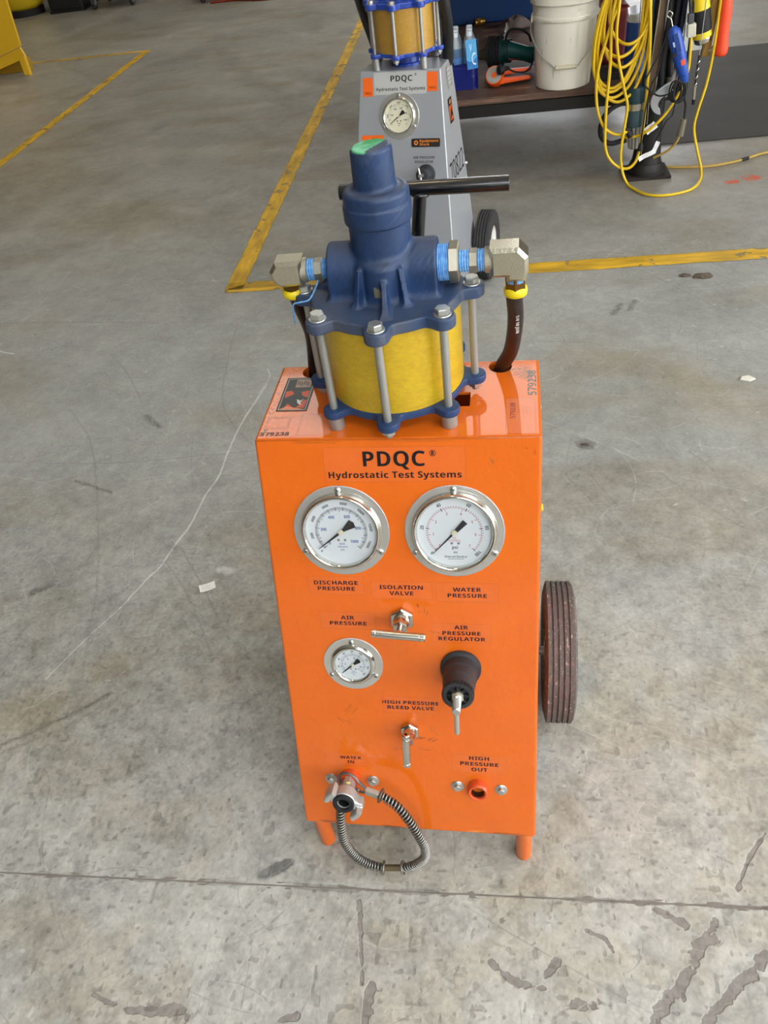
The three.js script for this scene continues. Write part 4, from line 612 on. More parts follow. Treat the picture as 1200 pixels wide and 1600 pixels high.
  for (const y of [0.752, 0.698]) mesh('rivet', rot(lathe([[0, 0], [0.004, 0], [0.0038, 0.0012], [0.002, 0.0022], [0, 0.0025]], 16, 1), 0, 0, -PI / 2), M.zinc, cart, [W / 2, y, y > 0.72 ? -0.11 : -0.1]);

  // spring-wound safety cable looped through the inlet, hanging to just above the floor
  const cable = thing('safety_cable', 'grey spring-wound safety cable looping down from the silver hose coupling', 'cable', [CART.x, 0, CART.z], CART.turn);
  const right = [[-0.05, 0.2335, 0.239], [-0.025, 0.2195, 0.2485], [-0.005, 0.1935, 0.26], [0.008, 0.16, 0.268], [0.0155, 0.12, 0.27], [0.012, 0.081, 0.27], [-0.004, 0.052, 0.27], [-0.028, 0.03, 0.27]];
  const left = [[-0.068, 0.024, 0.27], [-0.093, 0.037, 0.27], [-0.112, 0.067, 0.27], [-0.124, 0.115, 0.268], [-0.1255, 0.155, 0.26], [-0.124, 0.185, 0.25], [-0.1225, 0.208, 0.239]];
  const coil = (pts, turns) => { const c = new THREE.CatmullRomCurve3(pts.map((p) => V(...p))), n = turns * 12, o = [], fr = c.computeFrenetFrames(n, false); for (let i = 0; i <= n; i++) { const p = c.getPointAt(i / n), a = i / 12 * 2 * PI; p.addScaledVector(fr.normals[i], 0.0067 * Math.cos(a)).addScaledVector(fr.binormals[i], 0.0067 * Math.sin(a)); o.push(p); } return new THREE.TubeGeometry(new THREE.CatmullRomCurve3(o), n, 0.0017, 6); };
  const spr = std(0x9a9790, 0.38, 0.85), core = std(0x1c1b19, 0.8);
  mesh('cable_core', tube(right, 0.0042, 60, 10), core, cable); mesh('spring', coil(right, 42), spr, cable);
  mesh('cable_core', tube(left, 0.0042, 60, 10), core, cable); mesh('spring', coil(left, 36), spr, cable);
  const ringAt = (p, q, R = 0.0105) => { const t = new THREE.TorusGeometry(R, 0.0022, 10, 28); t.applyQuaternion(new THREE.Quaternion().setFromUnitVectors(V(0, 0, 1), V(...q).normalize())); t.translate(...p); return t; };
  mesh('end_ring', ringAt([-0.03, 0.032, 0.27], [0.95, 0.2, 0]), std(0x8b867c, 0.45, 0.7), cable); mesh('end_ring', ringAt([-0.066, 0.025, 0.27], [0.95, -0.1, 0]), std(0x8b867c, 0.45, 0.7), cable); mesh('end_ring', ringAt([-0.051, 0.2335, 0.239], [0.93, -0.2, 0.25]), std(0x6d5c4d, 0.5, 0.6), cable);
  mesh('crimp_sleeve', rod([-0.03, 0.0315, 0.27], [-0.066, 0.0252, 0.27], 0.0058, 0.0058, 10), std(0x8a7a5e, 0.45, 0.7), cable);
  mesh('crimp_sleeve', mv(rot(box(0.024, 0.0145, 0.0095, 0.002), 0, -0.25, -0.12), -0.0655, 0.2345, 0.2355), M.zinc, cable);
  { const lp = [[-0.074, 0.237, 0.234], [-0.086, 0.243, 0.225]]; for (let i = 0; i <= 14; i++) { const a = 0.35 + i / 14 * 5.3, R = 0.0175; lp.push([-0.1062 + R * Math.cos(a), 0.2375 + R * Math.sin(a) * cT + 0.002, 0.2215 - R * Math.sin(a) * sT + 0.004 * Math.cos(a)]); } lp.push([-0.088, 0.2275, 0.231], [-0.074, 0.2315, 0.2345]);
    mesh('wire_loop', tube(lp, 0.0024, 90, 8), std(0x7e7c77, 0.4, 0.8), cable); }
}
// ---------------------------------------------------------------- the grey cart behind
{
  const H = 0.7924, SL = 0.282, TP = 0.0922, W = 0.2705, D = 0.143, T = Math.atan(SL), cT = Math.cos(T), sT = Math.sin(T), B = 0.1;
  const pos = [-0.2625, 0, -2.7625], turn = -0.2109;
  const cart = thing('test_cart', 'silver-grey tapered hydrostatic test cart with a single gauge and a glossy blue pump', 'pump cart', pos, turn);
  const F = (u, v, off = 0) => [u, H - v * cT + off * sT, v * sT + off * cT], face = [-T, 0, 0];
  const t = H - B, e = 0.004, hw = (y) => W / 2 + TP * (H - y);
  const paint = phy(0xa4a7ab, 0.38, 0.25, { clearcoat: 0.35, clearcoatRoughness: 0.2, roughnessMap: rep(grime, 1), bumpMap: rep(castBump, 4), bumpScale: 0.0002 });
  mesh('cabinet', hull([-1, 1].flatMap((s) => [[s * (W / 2 - e), H - e, -0.003], [s * (W / 2 - e), H - e, -D + e], [s * (hw(B) - e), B + e, t * SL - e * 1.3], [s * (hw(B) - e), B + e, -D - 0.03 + e]]), e), paint, cart);
  for (const s of [-1, 1]) mesh('leg', lathe([[0, 0], [0.0125, 0], [0.0135, 0.001], [0.0135, B + 0.02], [0, B + 0.02]], 24), paint, cart, [s * 0.17, 0, 0.15]);
  const tm = std(0x2c2b2b, 0.75, 0, { bumpMap: rep(castBump, 6, 3), bumpScale: 0.001 });
  for (const s of [-1, 1]) makeWheel(cart, s * 0.227, -0.2, 0.128, 0.062, tm, 5, std(0xd8d7d2, 0.4, 0.2));
  mesh('axle', rot(cyl(0.009, 0.009, 0.44, 20), 0, 0, PI / 2), M.zincDull, cart, [0, 0.128, -0.2]);
  makePump(cart, [0, H, -0.085], { spacer: 0.035, blue: 0x1c3f9c, gloss: true, tube: 0xc79a3e, cell: 0.003 });
  mesh('valve_body', lathe([[0.05, 0], [0.05, 0.006], [0.042, 0.008], [0.042, 0.034]], 32), phy(0x1c3f9c, 0.3, 0, { clearcoat: 0.4 }), cart, [0, H, -0.085]);
  makeGauge(cart, F(-0.004, 0.131, 0), 0.0684, 0.0548, dialGrey(), 3.8, 'fan', -T);
  // stickers and print
  const org = (W2, H2, s, where) => (x, w, h) => { x.fillStyle = '#ef6a22'; x.fillRect(0, 0, w, h); x.fillStyle = '#7d2a0c'; if (where) text(x, s, w * 0.68, h * 0.5, h * 0.5, '#8a2c10', { wide: 0.9 }); else text(x, s, w / 2, h * 0.82, h * 0.17, '#8a2c10', { wide: 1 }); };
  label(cart, 'orange_sticker', 0.035, 0.054, org(0, 0, '70822'), F(-0.1095, 0.045, 0.0008), face, 0); label(cart, 'orange_sticker', 0.036, 0.054, org(0, 0, '70822'), F(0.108, 0.035, 0.0008), face, 0);
  label(cart, 'orange_sticker', 0.078, 0.028, org(0, 0, '70822', true), F(-0.0975, 0.2, 0.0008), face, 0);
  label(cart, 'maker_label', 0.178, 0.064, (x, w, h) => { x.fillStyle = 'rgba(225,225,220,0.55)'; x.fillRect(0, 0, w, h); text(x, 'PDQC', w * 0.52, h * 0.3, h * 0.36, '#2a2a2a', { wide: 1.25 }); text(x, '®', w * 0.79, h * 0.14, h * 0.14, '#2a2a2a'); text(x, 'Hydrostatic Test Systems', w * 0.5, h * 0.76, h * 0.2, '#2a2a2a', { wide: 1.08 }); }, F(0.001, 0.036, 0.0005), face, 0);
  label(cart, 'maker_sticker', 0.098, 0.026, (x, w, h) => { x.fillStyle = '#2b2724'; x.beginPath(); x.roundRect(0, 0, w, h, h * 0.2); x.fill(); x.strokeStyle = '#f08a2e'; x.lineWidth = h * 0.13; x.beginPath(); x.arc(h * 0.62, h * 0.5, h * 0.2, 0, 7); x.stroke(); text(x, 'Equipment', h * 1.05, h * 0.3, h * 0.4, '#f08a2e', { align: 'left', wide: 1.2 }); text(x, 'Share', h * 1.05, h * 0.7, h * 0.4, '#f08a2e', { align: 'left', wide: 1.2 }); }, F(0.086, 0.211, 0.0008), face, 0);
  label(cart, 'panel_label', 0.09, 0.03, (x, w, h) => { text(x, 'AIR PRESSURE', w / 2, h * 0.28, h * 0.34, '#3a3a3c', { wide: 1.1 }); text(x, 'REGULATOR', w / 2, h * 0.72, h * 0.34, '#3a3a3c', { wide: 1.1 }); }, F(0.08, 0.262, 0.0005), face, 0);
  { const q = group('pressure_regulator', cart, F(0.088, 0.307, 0), face), bl = std(0x222428, 0.5);
    mesh('panel_ring', latheZ([[0.018, 0], [0.0305, 0], [0.0315, 0.001], [0.031, 0.007], [0.024, 0.0095], [0.018, 0.0095]], 48), bl, q);
    mesh('bonnet', latheZ([[0.0255, 0.008], [0.025, 0.028], [0.0235, 0.03], [0.0215, 0.052], [0.018, 0.054], [0, 0.054]], 48), bl, q);
    mesh('adjusting_screw', mv(rot(cyl(0.0055, 0.0055, 0.03, 16), PI / 2), 0, 0, 0.068), M.zinc, q);
    mesh('cross_rod', mv(rot(rod([0, -0.024, 0], [0, 0.024, 0], 0.0035, 0.0035), 0, 0, 0.25), 0, 0, 0.077), M.zinc, q); }
  // right side: marker number, stickers, rivet
  const sideRot = Math.atan(TP), sideAt = (y, z) => [hw(H + y) + 0.0008, H + y, z];
  const side = (name, w, h, draw, y, z, roll = 0, film = 0) => { const m = label(cart, name, w, h, draw, sideAt(y, z), undefined, film, 3000); m.rotation.order = 'ZYX'; m.rotation.set(0, PI / 2, sideRot); if (roll) m.rotateZ(roll); return m; };
  side('marker_number', 0.19, 0.085, (x, w, h) => text(x, '70822', w / 2, h / 2, h * 1.05, '#20201e', { bold: false, wide: 0.78 }), -0.31, -0.04);
  side('black_sticker', 0.045, 0.075, (x, w, h) => { x.fillStyle = '#15110e'; x.fillRect(0, 0, w, h); x.fillStyle = '#d9571c'; x.fillRect(w * 0.1, h * 0.3, w * 0.8, h * 0.6); x.fillStyle = '#15110e'; x.beginPath(); x.moveTo(w * 0.1, h * 0.9); x.lineTo(w * 0.6, h * 0.3); x.lineTo(w * 0.9, h * 0.7); x.fill(); x.fillStyle = '#a86b4c'; x.fillRect(w * 0.3, h * 0.08, w * 0.5, h * 0.16); }, -0.137, -0.052);
  side('grey_sticker', 0.055, 0.065, (x, w, h) => { x.fillStyle = '#8d8c86'; x.fillRect(0, 0, w, h); x.fillStyle = '#b6b5ae'; for (let i = 0; i < 4; i++) x.fillRect(w * 0.15, h * (0.15 + i * 0.2), w * 0.6, h * 0.07); }, -0.043, -0.085);
  mesh('rivet', rot(lathe([[0, 0], [0.006, 0], [0.0055, 0.003], [0.003, 0.0055], [0, 0.006]], 16, 1), 0, 0, -PI / 2), M.zinc, cart, [hw(H - 0.343), H - 0.343, -0.16]);
  // hoses rising from the top plate
  const hm = phy(0x0c0c0e, 0.3, 0, { clearcoat: 0.4, clearcoatRoughness: 0.2, bumpMap: rep(castBump, 2, 10), bumpScale: 0.0006 });
  mesh('hose', tube([[0.128, H - 0.01, -0.125], [0.137, H + 0.08, -0.11], [0.135, H + 0.16, -0.09], [0.13, H + 0.22, -0.085]], 0.017, 40, 16), hm, cart);
  mesh('hose', tube([[0.108, H - 0.01, -0.135], [0.115, H + 0.1, -0.12], [0.11, H + 0.22, -0.12]], 0.012, 40, 14), std(0x55565a, 0.5), cart);
  mesh('hose', tube([[-0.11, H - 0.005, -0.132], [-0.125, H + 0.06, -0.13], [-0.145, H + 0.14, -0.12], [-0.15, H + 0.215, -0.085]], 0.014, 40, 14), hm, cart);
  mesh('elbow', mv(elbowBlock(), 0.115, H + 0.245, -0.085), M.nickel, cart); const le = elbowBlock(); le.rotateY(PI); mesh('elbow', mv(le, -0.135, H + 0.245, -0.085), M.nickel, cart);
}
function dialGrey() {
  return dial((c) => { ring(c, 196, 225, -45, 100, 12, 2.5, '#444', 10, 26, 6); arc(c, 160, 225, -45, 2, '#566');
    ['2000', '4000', '6000', '8000', '10000'].forEach((s, i) => around(c, s, 212, 180 - i * 45, 34, '#333', true)); ['200', '400', '600', '800', '1000'].forEach((s, i) => around(c, s, 128, 172 - i * 50, 40, '#4a5570')); text(c, 'BAR', 256, 370, 28, '#555'); text(c, 'psi', 256, 400, 26, '#555'); for (const x of [226, 286]) { c.fillStyle = '#66614e'; c.beginPath(); c.arc(x, 332, 13, 0, 7); c.fill(); } }, '#e4e1c4');
}
// ---------------------------------------------------------------- workbench: top out of frame, stuff on its lower shelf, tools hung at its end
const SY = 0.38; // shelf top
{
  const b = thing('workbench', 'heavy black steel workbench with a worn brown lower shelf and round post', 'workbench', [0, 0, 0]);
  const woodT = noiseTex(512, (x, y) => { const g = pn(x, y, 3, 4), s = pn((x * 1) % 1, y, 48, 3), d = sstep(0.55, 0.75, pn(x, y, 9, 4)); const v = 0.34 + 0.22 * (g - 0.5) + 0.12 * (s - 0.5) + 0.16 * d; return [clamp1(v * 1.05), clamp1(v * 0.78), clamp1(v * 0.62)]; }, true);
  const wm = std(0xffffff, 0.62, 0, { map: rep(woodT, 1, 1), bumpMap: rep(castBump, 6), bumpScale: 0.0006 }), blk = std(0x15130f, 0.5, 0.2, { bumpMap: rep(castBump, 8), bumpScale: 0.0006 });
  const planks = 4, x0 = -0.36, x1 = 0.88, zf = -3.915, dp = 2.05;
  for (let i = 0; i < planks; i++) { const g = box(x1 - x0, 0.028, dp / planks - 0.004, 0.003); mesh('shelf_board', g, wm, b, [(x0 + x1) / 2, SY - 0.014 - 0.001 * (i % 2), zf - dp / planks * (i + 0.5)]); }
  mesh('shelf_rail', extr(poly([[0, -0.078], [0.034, -0.078], [0.034, -0.03], [0.026, -0.024], [0, -0.024]]), x1 - x0, 0.004, 2).rotateY(-PI / 2), blk, b, [x1, SY - 0.003, zf - 0.034]).scale.z = 1;
  mesh('shelf_rail', box(x1 - x0, 0.05, 0.03, 0.003), blk, b, [(x0 + x1) / 2, SY - 0.055, zf - dp + 0.02]);
  for (const x of [x0 + 0.02, x1 - 0.02]) mesh('shelf_bearer', box(0.03, 0.05, dp - 0.06, 0.003), blk, b, [x, SY - 0.055, zf - dp / 2]);
  const post = (x, z) => { const p = group('post', b, [x, 0, z]); mesh('post_tube', lathe([[0, 0.05], [0.068, 0.05], [0.062, 0.09], [0.056, 0.16], [0.0545, 0.2], [0.0545, 0.94], [0, 0.94]], 36), blk, p); mesh('post_flange', lathe([[0, 0.014], [0.088, 0.014], [0.088, 0.03], [0.078, 0.04], [0.07, 0.06], [0, 0.06]], 40), blk, p); mesh('base_plate', box(0.21, 0.014, 0.18, 0.002), std(0x2a221d, 0.75, 0.2, { bumpMap: rep(castBump, 3), bumpScale: 0.001 }), p, [0, 0.007, 0]); };
  post(0.752, -3.865); post(x0 + 0.06, zf - 0.09); post(0.752, zf - dp + 0.1); post(x0 + 0.06, zf - dp + 0.1);
  mesh('bench_top', box(1.75, 0.05, 2.15, 0.006), wm, b, [0.32, 0.965, -4.92]);
  mesh('tool_rail', rod([0.42, 0.9, -3.79], [1.1, 0.9, -3.79], 0.008), M.zincDull, b); for (const x of [0.46, 1.06]) mesh('rail_bracket', rod([x, 0.945, -3.86], [x, 0.9, -3.79], 0.007), M.zincDull, b);
}
// --- on the shelf
{ // pack of water bottles in its torn blue wrap
  const pet = phy(0xe9eff4, 0.22, 0, { transmission: 0.65, thickness: 0, ior: 1.4 }), cap = std(0xdfe6ee, 0.4), wat = phy(0xeef6fa, 0.05, 0, { transmission: 0.9, thickness: 0.03, ior: 1.33 });
  const first = thing('water_bottle', 'clear plastic water bottle standing in the blue shrink-wrapped pack on the shelf', 'bottle', [0, 0, 0], 0, 'water bottles in the blue pack');
  mesh('bottle_body', lathe([[0.0001, 0.002], [0.026, 0], [0.031, 0.006], [0.031, 0.06], [0.029, 0.068], [0.031, 0.076], [0.031, 0.15], [0.0285, 0.175], [0.02, 0.2], [0.0125, 0.212], [0.0125, 0.224]], 24, 1), pet, first);
  mesh('bottle_cap', lathe([[0, 0.218], [0.0145, 0.218], [0.0148, 0.22], [0.0148, 0.234], [0.0135, 0.236], [0, 0.236]], 20), cap, first);
  mesh('bottle_label', cyl(0.0313, 0.0313, 0.05, 24, true), std(0x8fb6d8, 0.4), first, [0, 0.11, 0]);
  let n = 0; for (const z of [-4.11, -4.176, -4.242]) for (const x of [-0.058, -0.123]) { const o = n++ ? first.clone() : first; if (o !== first) { o.name = numbered('water_bottle'); scene.add(o); } o.userData.label = `clear water bottle in the ${['front', 'middle', 'back'][(n - 1) >> 1]} row of the pack, ${n % 2 ? 'green tool side' : 'grey cart side'}`; o.position.set(x, SY, z); o.rotation.y = n * 1.3; }
  const wrap = thing('bottle_wrap', 'dark blue plastic wrap with a light blue label round the water bottles', 'wrap', [-0.0905, SY, -4.176]);
  const sh = (w, d, r) => { const s = new THREE.Shape(); s.absarc(w - r, d - r, r, 0, PI / 2); s.absarc(-w + r, d - r, r, PI / 2, PI); s.absarc(-w + r, -d + r, r, PI, 1.5 * PI); s.absarc(w - r, -d + r, r, 1.5 * PI, 2 * PI); s.closePath(); return s; };
  const sleeve = (w, d, y0, y1, wav) => { const s = sh(w, d, 0.03); s.holes.push(new THREE.Path(sh(w - 0.0008, d - 0.0008, 0.0295).getPoints(12).reverse())); const g = new THREE.ExtrudeGeometry(s, { depth: y1 - y0, steps: 12, bevelEnabled: false, curveSegments: 10 }); g.rotateX(-PI / 2); const p = g.attributes.position; for (let i = 0; i < p.count; i++) { const x = p.getX(i), y = p.getY(i), z = p.getZ(i), k = 1 + 0.025 * (fbm(y * 60 + x * 25, z * 25, 2) - 0.5); p.setXYZ(i, x * k, y0 + y + wav * sstep(0.6, 1, y / (y1 - y0)) * (vn(x * 40 + 5, z * 40) - 0.5), z * k); } g.computeVertexNormals(); return g; };
  mesh('wrap_sleeve', sleeve(0.069, 0.102, 0.001, 0.105, 0.05), phy(0x0c1c6c, 0.22, 0, { clearcoat: 0.5 }), wrap);
  mesh('wrap_film', sleeve(0.0695, 0.1025, 0.1, 0.17, 0.04), phy(0xdfeaf6, 0.08, 0, { transmission: 1, thickness: 0 }), wrap);
  const pan = (w, h, pos, ry) => { const c = canvas(200, 256, (x) => { x.fillStyle = '#58b0e8'; x.fillRect(0, 0, 200, 256); x.fillStyle = '#2b7fcb'; x.beginPath(); x.moveTo(0, 256); x.lineTo(0, 170); x.quadraticCurveTo(90, 220, 200, 150); x.lineTo(200, 256); x.fill(); x.strokeStyle = '#e6f4fc'; x.lineWidth = 16; x.beginPath(); x.arc(150, 170, 46, 1.2, 5.2); x.stroke(); x.lineWidth = 8; x.beginPath(); x.moveTo(70, 40); x.lineTo(90, 90); x.lineTo(110, 40); x.stroke(); }); const g = new THREE.PlaneGeometry(w, h, 12, 8), p = g.attributes.position; for (let i = 0; i < p.count; i++) p.setZ(i, 0.003 * (vn(p.getX(i) * 90, p.getY(i) * 90) - 0.5)); g.computeVertexNormals(); mesh('wrap_label', g, phy(0xffffff, 0.2, 0, { map: ctex(c), clearcoat: 0.5, side: THREE.DoubleSide }), wrap, pos, ry); };
  pan(0.05, 0.12, [0.043, 0.15, 0.108], [-0.06, 0.2, 0.06]); pan(0.12, 0.11, [0.073, 0.15, 0.02], [0, PI / 2, 0]);
}
{ // blue tool box at the back, cardboard on it
  const m = std(0x0f3462, 0.42), t = thing('tool_box', 'dark blue plastic tool box at the back of the lower shelf', 'tool box', [0.06, SY, -5.6], -0.02);
  mesh('box_body', box(0.56, 0.17, 0.26, 0.012, 3), m, t, [0, 0.086, 0]); mesh('box_lid', box(0.575, 0.08, 0.275, 0.014, 3), m, t, [0, 0.213, 0]);
  for (const x of [-0.18, 0.17]) mesh('latch', box(0.05, 0.07, 0.012, 0.003), std(0x0b2444, 0.4), t, [x, 0.175, 0.14]);
  const cb = thing('cardboard_box', 'small tan cardboard box lying on the blue tool box', 'box', [-0.04, SY + 0.255, -5.54], 0.1); mesh('carton', box(0.22, 0.06, 0.12, 0.002), std(0xb88a58, 0.85, 0, { bumpMap: castBump, bumpScale: 0.0005 }), cb, [0, 0.03, 0]); mesh('carton_flap', rot(box(0.108, 0.003, 0.12, 0.001), 0, 0, 0.12), std(0xc29765, 0.85), cb, [-0.056, 0.068, 0]);
}
{ const t = thing('pipe_fitting', 'brass pipe fitting lying in front of the blue tool box', 'fitting', [-0.01, SY + 0.023, -5.42], 0.3); mesh('fitting_body', latheX([[0.012, -0.03], [0.02, -0.03], [0.02, 0.01], [0.016, 0.014], [0.016, 0.03], [0.012, 0.03]], 28), M.brass, t); mesh('fitting_hex', rot(hexY(0.0235, 0.02, 0.1), 0, 0, -PI / 2), M.brass, t, [-0.02, 0, 0]); }
const cloth = (name, lab, pos, w, d, h, color, seed, turn = 0, cat = 'rag') => { const g = new THREE.PlaneGeometry(w, d, 48, 40); g.rotateX(-PI / 2); const p = g.attributes.position; for (let i = 0; i < p.count; i++) { const x = p.getX(i), z = p.getZ(i), e = sstep(1, 0.4, Math.hypot(x / w * 2, z / d * 2)); p.setXYZ(i, x * (0.9 + 0.25 * vn(z * 20 + seed, seed)), 0.004 + h * e * (0.35 + 0.9 * fbm(x * 14 + seed, z * 14, 3)), z * (0.9 + 0.25 * vn(x * 20 + seed, seed + 3))); } g.computeVertexNormals(); tag(mesh(name, g, std(color, 0.95, 0, { side: THREE.DoubleSide, bumpMap: castBump, bumpScale: 0.001 }), scene, pos, [0, turn, 0]), lab, cat); };
cloth('shop_rag', 'crumpled grey-brown shop rag beside the blue tool box', [0.2, SY, -5.3], 0.2, 0.16, 0.05, 0x6f615c, 3); cloth('shop_rag', 'flat pinkish-brown rag spread along the middle of the shelf', [0.12, SY, -4.95], 0.42, 0.3, 0.02, 0x7d685e, 8); cloth('work_glove', 'olive grey cloth glove lying behind the green power tool', [0.05, SY, -4.7], 0.17, 0.1, 0.035, 0x5c5d4a, 14, 0.4, 'glove');
{ const t = thing('pliers', 'chrome pliers standing open on the rag behind the green power tool', 'pliers', [0.11, SY + 0.025, -4.85], 0.7); t.scale.setScalar(0.75); mesh('plier_handle', tube([[-0.15, 0.005, 0], [-0.06, 0.022, 0.006], [0.0, 0.045, 0.004], [0.03, 0.06, 0]], 0.007, 30, 10), M.blackMatte, t); mesh('plier_handle', tube([[-0.15, 0.005, 0.03], [-0.05, 0.0, 0.03], [0.02, 0.01, 0.012], [0.045, 0.05, 0]], 0.007, 30, 10), M.blackMatte, t); mesh('plier_head', extr(poly([[-0.015, 0], [0.012, -0.008], [0.03, 0.03], [0.026, 0.065], [0.012, 0.09], [0.004, 0.06], [-0.012, 0.035]]), 0.014, 0.002), M.chrome, t, [0.028, 0.022, -0.006]); }
tag(mesh('plastic_pipe', rod([0.19, SY + 0.013, -4.62], [0.46, SY + 0.013, -4.6], 0.012), std(0x7f9ac4, 0.4)), 'pale blue plastic pipe lying behind the white bucket', 'pipe');
{ // dark green power tool with its cord wound round it
  const gm = std(0x12504a, 0.42), t = thing('power_tool', 'dark green corded power tool lying on the shelf left of the bucket', 'power tool', [0.13, SY + 0.076, -4.4], -0.3);
  mesh('motor_body', latheX([[0, -0.09], [0.035, -0.09], [0.05, -0.08], [0.053, -0.03], [0.05, 0.0], [0.043, 0.012], [0.0, 0.012]], 36, 0.8), gm, t); mesh('grip', rot(latheX([[0, 0], [0.04, 0], [0.036, 0.04], [0.033, 0.09], [0.038, 0.125], [0.034, 0.135], [0, 0.135]], 32, 0.8), 0, 0, -0.2), gm, t, [0, 0.006, 0.005]);
  for (let i = 0; i < 6; i++) mesh('vent_rib', rot(new THREE.TorusGeometry(0.0505, 0.0022, 6, 32), 0, PI / 2), std(0x0a2a28, 0.5), t, [-0.02 + i * 0.006, 0, 0]);
  const pts = []; for (let i = 0; i <= 90; i++) { const a = i / 90 * 5.5 * 2 * PI; pts.push([-0.095 + 0.065 * i / 90, 0.066 * Math.cos(a) - 0.003, 0.062 * Math.sin(a)]); } pts.push([0.0, 0.08, 0.02], [0.05, 0.09, -0.01], [0.09, 0.065, -0.03], [0.1, 0.03, -0.05]); mesh('wound_cord', tube(pts, 0.0055, 260, 8), M.rubber, t);
  mesh('trigger', box(0.05, 0.012, 0.014, 0.004), std(0xb2501c, 0.5), t, [0.03, -0.03, 0.02]);
}
{ // orange tool with a grey round face
  const om = std(0xf25a12, 0.4), t = thing('cable_cutter', 'bright orange cutter with a round grey face lying beside the bucket', 'cutter', [0.055, SY + 0.052, -4.06], 0.2);
  mesh('round_housing', latheZ([[0, -0.03], [0.034, -0.03], [0.041, -0.024], [0.042, 0.01], [0.039, 0.016], [0, 0.016]], 40, 0.7), om, t, [0, 0, 0], [-0.6, -0.35, 0]); mesh('grey_face', latheZ([[0, 0.0135], [0.012, 0.0135], [0.013, 0.017], [0.02, 0.0175], [0.021, 0.02], [0.034, 0.019], [0.036, 0.0162], [0.0, 0.012]], 40, 0.5), std(0x9a9c90, 0.5), t, [0, 0, 0], [-0.6, -0.35, 0]);
  mesh('handle', (() => { const g = extr(poly([[0.02, 0.035], [0.06, 0.018], [0.17, 0.012], [0.178, 0.004], [0.17, -0.004], [0.06, -0.002], [0.02, -0.005]]), 0.026, 0.006, 3); return g; })(), om, t, [0, 0.002, -0.02]); mesh('handle', extr(poly([[0.02, -0.005], [0.07, -0.012], [0.165, -0.016], [0.172, -0.024], [0.165, -0.031], [0.06, -0.034], [0.015, -0.036]]), 0.026, 0.006, 3), om, t, [0, 0, -0.006]);
}
{ const t = thing('power_plug', 'round black plug with its cord lying on the orange cutter', 'plug', [0.088, SY + 0.084, -4.03], 0.2); mesh('plug_body', latheX([[0, -0.016], [0.019, -0.016], [0.021, -0.012], [0.021, 0.004], [0.012, 0.012], [0.0085, 0.035], [0, 0.035]], 28, 0.6), M.blackMatte, t, [0, 0, 0], [0, 0.3, 0]); mesh('plug_cord', tube([[0.03, 0, -0.01], [0.06, -0.016, 0.006], [0.11, -0.024, 0.002], [0.15, -0.01, -0.04], [0.17, 0.02, -0.1]], 0.0042, 40, 8), M.rubber, t); }
{ // bucket
  const dirt = noiseTex(512, (x, y) => { const a = pn(x, y, 5, 5), b = pn(x, y, 28, 3), k = sstep(0.5, 0.8, a) * 0.1 + sstep(0.74, 0.84, b) * 0.16; return [clamp1(0.93 - k), clamp1(0.91 - k * 1.12), clamp1(0.85 - k * 1.4)]; }, true);
  const bm = phy(0xffffff, 0.42, 0, { map: rep(dirt, 2, 1), clearcoat: 0.15 }), t = thing('bucket', 'white plastic bucket with a wire bail standing on the shelf edge', 'bucket', [0.367, SY, -4.035]);
  mesh('bucket_body', lathe([[0, 0.004], [0.116, 0], [0.1215, 0.004], [0.138, 0.262], [0.1395, 0.27], [0.1455, 0.272], [0.147, 0.277], [0.147, 0.286], [0.145, 0.29], [0.1405, 0.291], [0.142, 0.33], [0.142, 0.372], [0.138, 0.372], [0.117, 0.01], [0, 0.012]], 64, 0.5), bm, t);
  mesh('bucket_lid', lathe([[0, 0.372], [0.125, 0.372], [0.13, 0.38], [0.15, 0.38], [0.1525, 0.376], [0.1525, 0.335], [0.1495, 0.333], [0.1495, 0.372]], 64, 0.5), bm, t);
  for (const s of [-1, 1]) mesh('bail_ear', rot(lathe([[0, 0], [0.014, 0], [0.013, 0.008], [0, 0.01]], 20), 0, 0, -s * PI / 2), bm, t, [s * 0.141, 0.275, 0.02]);
  mesh('bail_wire', tube([[-0.15, 0.275, 0.02], [-0.148, 0.22, 0.06], [-0.11, 0.15, 0.098], [-0.06, 0.107, 0.122], [-0.052, 0.1, 0.13], [0, 0.098, 0.135], [0.052, 0.1, 0.13], [0.06, 0.107, 0.122], [0.11, 0.16, 0.098], [0.148, 0.225, 0.06], [0.15, 0.275, 0.02]], 0.0019, 90, 8), M.zincDull, t);
  mesh('bail_grip', (() => { const g = latheX([[0.003, -0.047], [0.0085, -0.046], [0.0092, -0.043], [0.0085, -0.04], [0.0075, -0.038], [0.0085, -0.002], [0.0092, 0], [0.0085, 0.002], [0.0075, 0.038], [0.0085, 0.04], [0.0092, 0.043], [0.0085, 0.046], [0.003, 0.047]], 20, 0.7); return g; })(), std(0xd8cfb4, 0.5), t, [0, 0.0985, 0.1355]);
}
{ const t = thing('fuel_jug', 'dark red plastic jug standing behind the coiled yellow cord', 'jug', [0.6, SY, -4.33], 0.1); mesh('jug_body', box(0.17, 0.24, 0.12, 0.025, 4), std(0x5e0f10, 0.45), t, [0, 0.12, 0]); mesh('jug_neck', lathe([[0.022, 0.23], [0.022, 0.26], [0, 0.26]], 20), std(0x5e0f10, 0.45), t, [0.04, 0, 0]); mesh('jug_cap', lathe([[0, 0.256], [0.026, 0.256], [0.026, 0.29], [0.022, 0.295], [0, 0.295]], 20), M.blackMatte, t, [0.04, 0, 0]); mesh('jug_handle', tube([[-0.06, 0.235, 0], [-0.055, 0.275, 0], [0.0, 0.278, 0], [0.015, 0.24, 0]], 0.011, 24, 10), std(0x5e0f10, 0.45), t); }
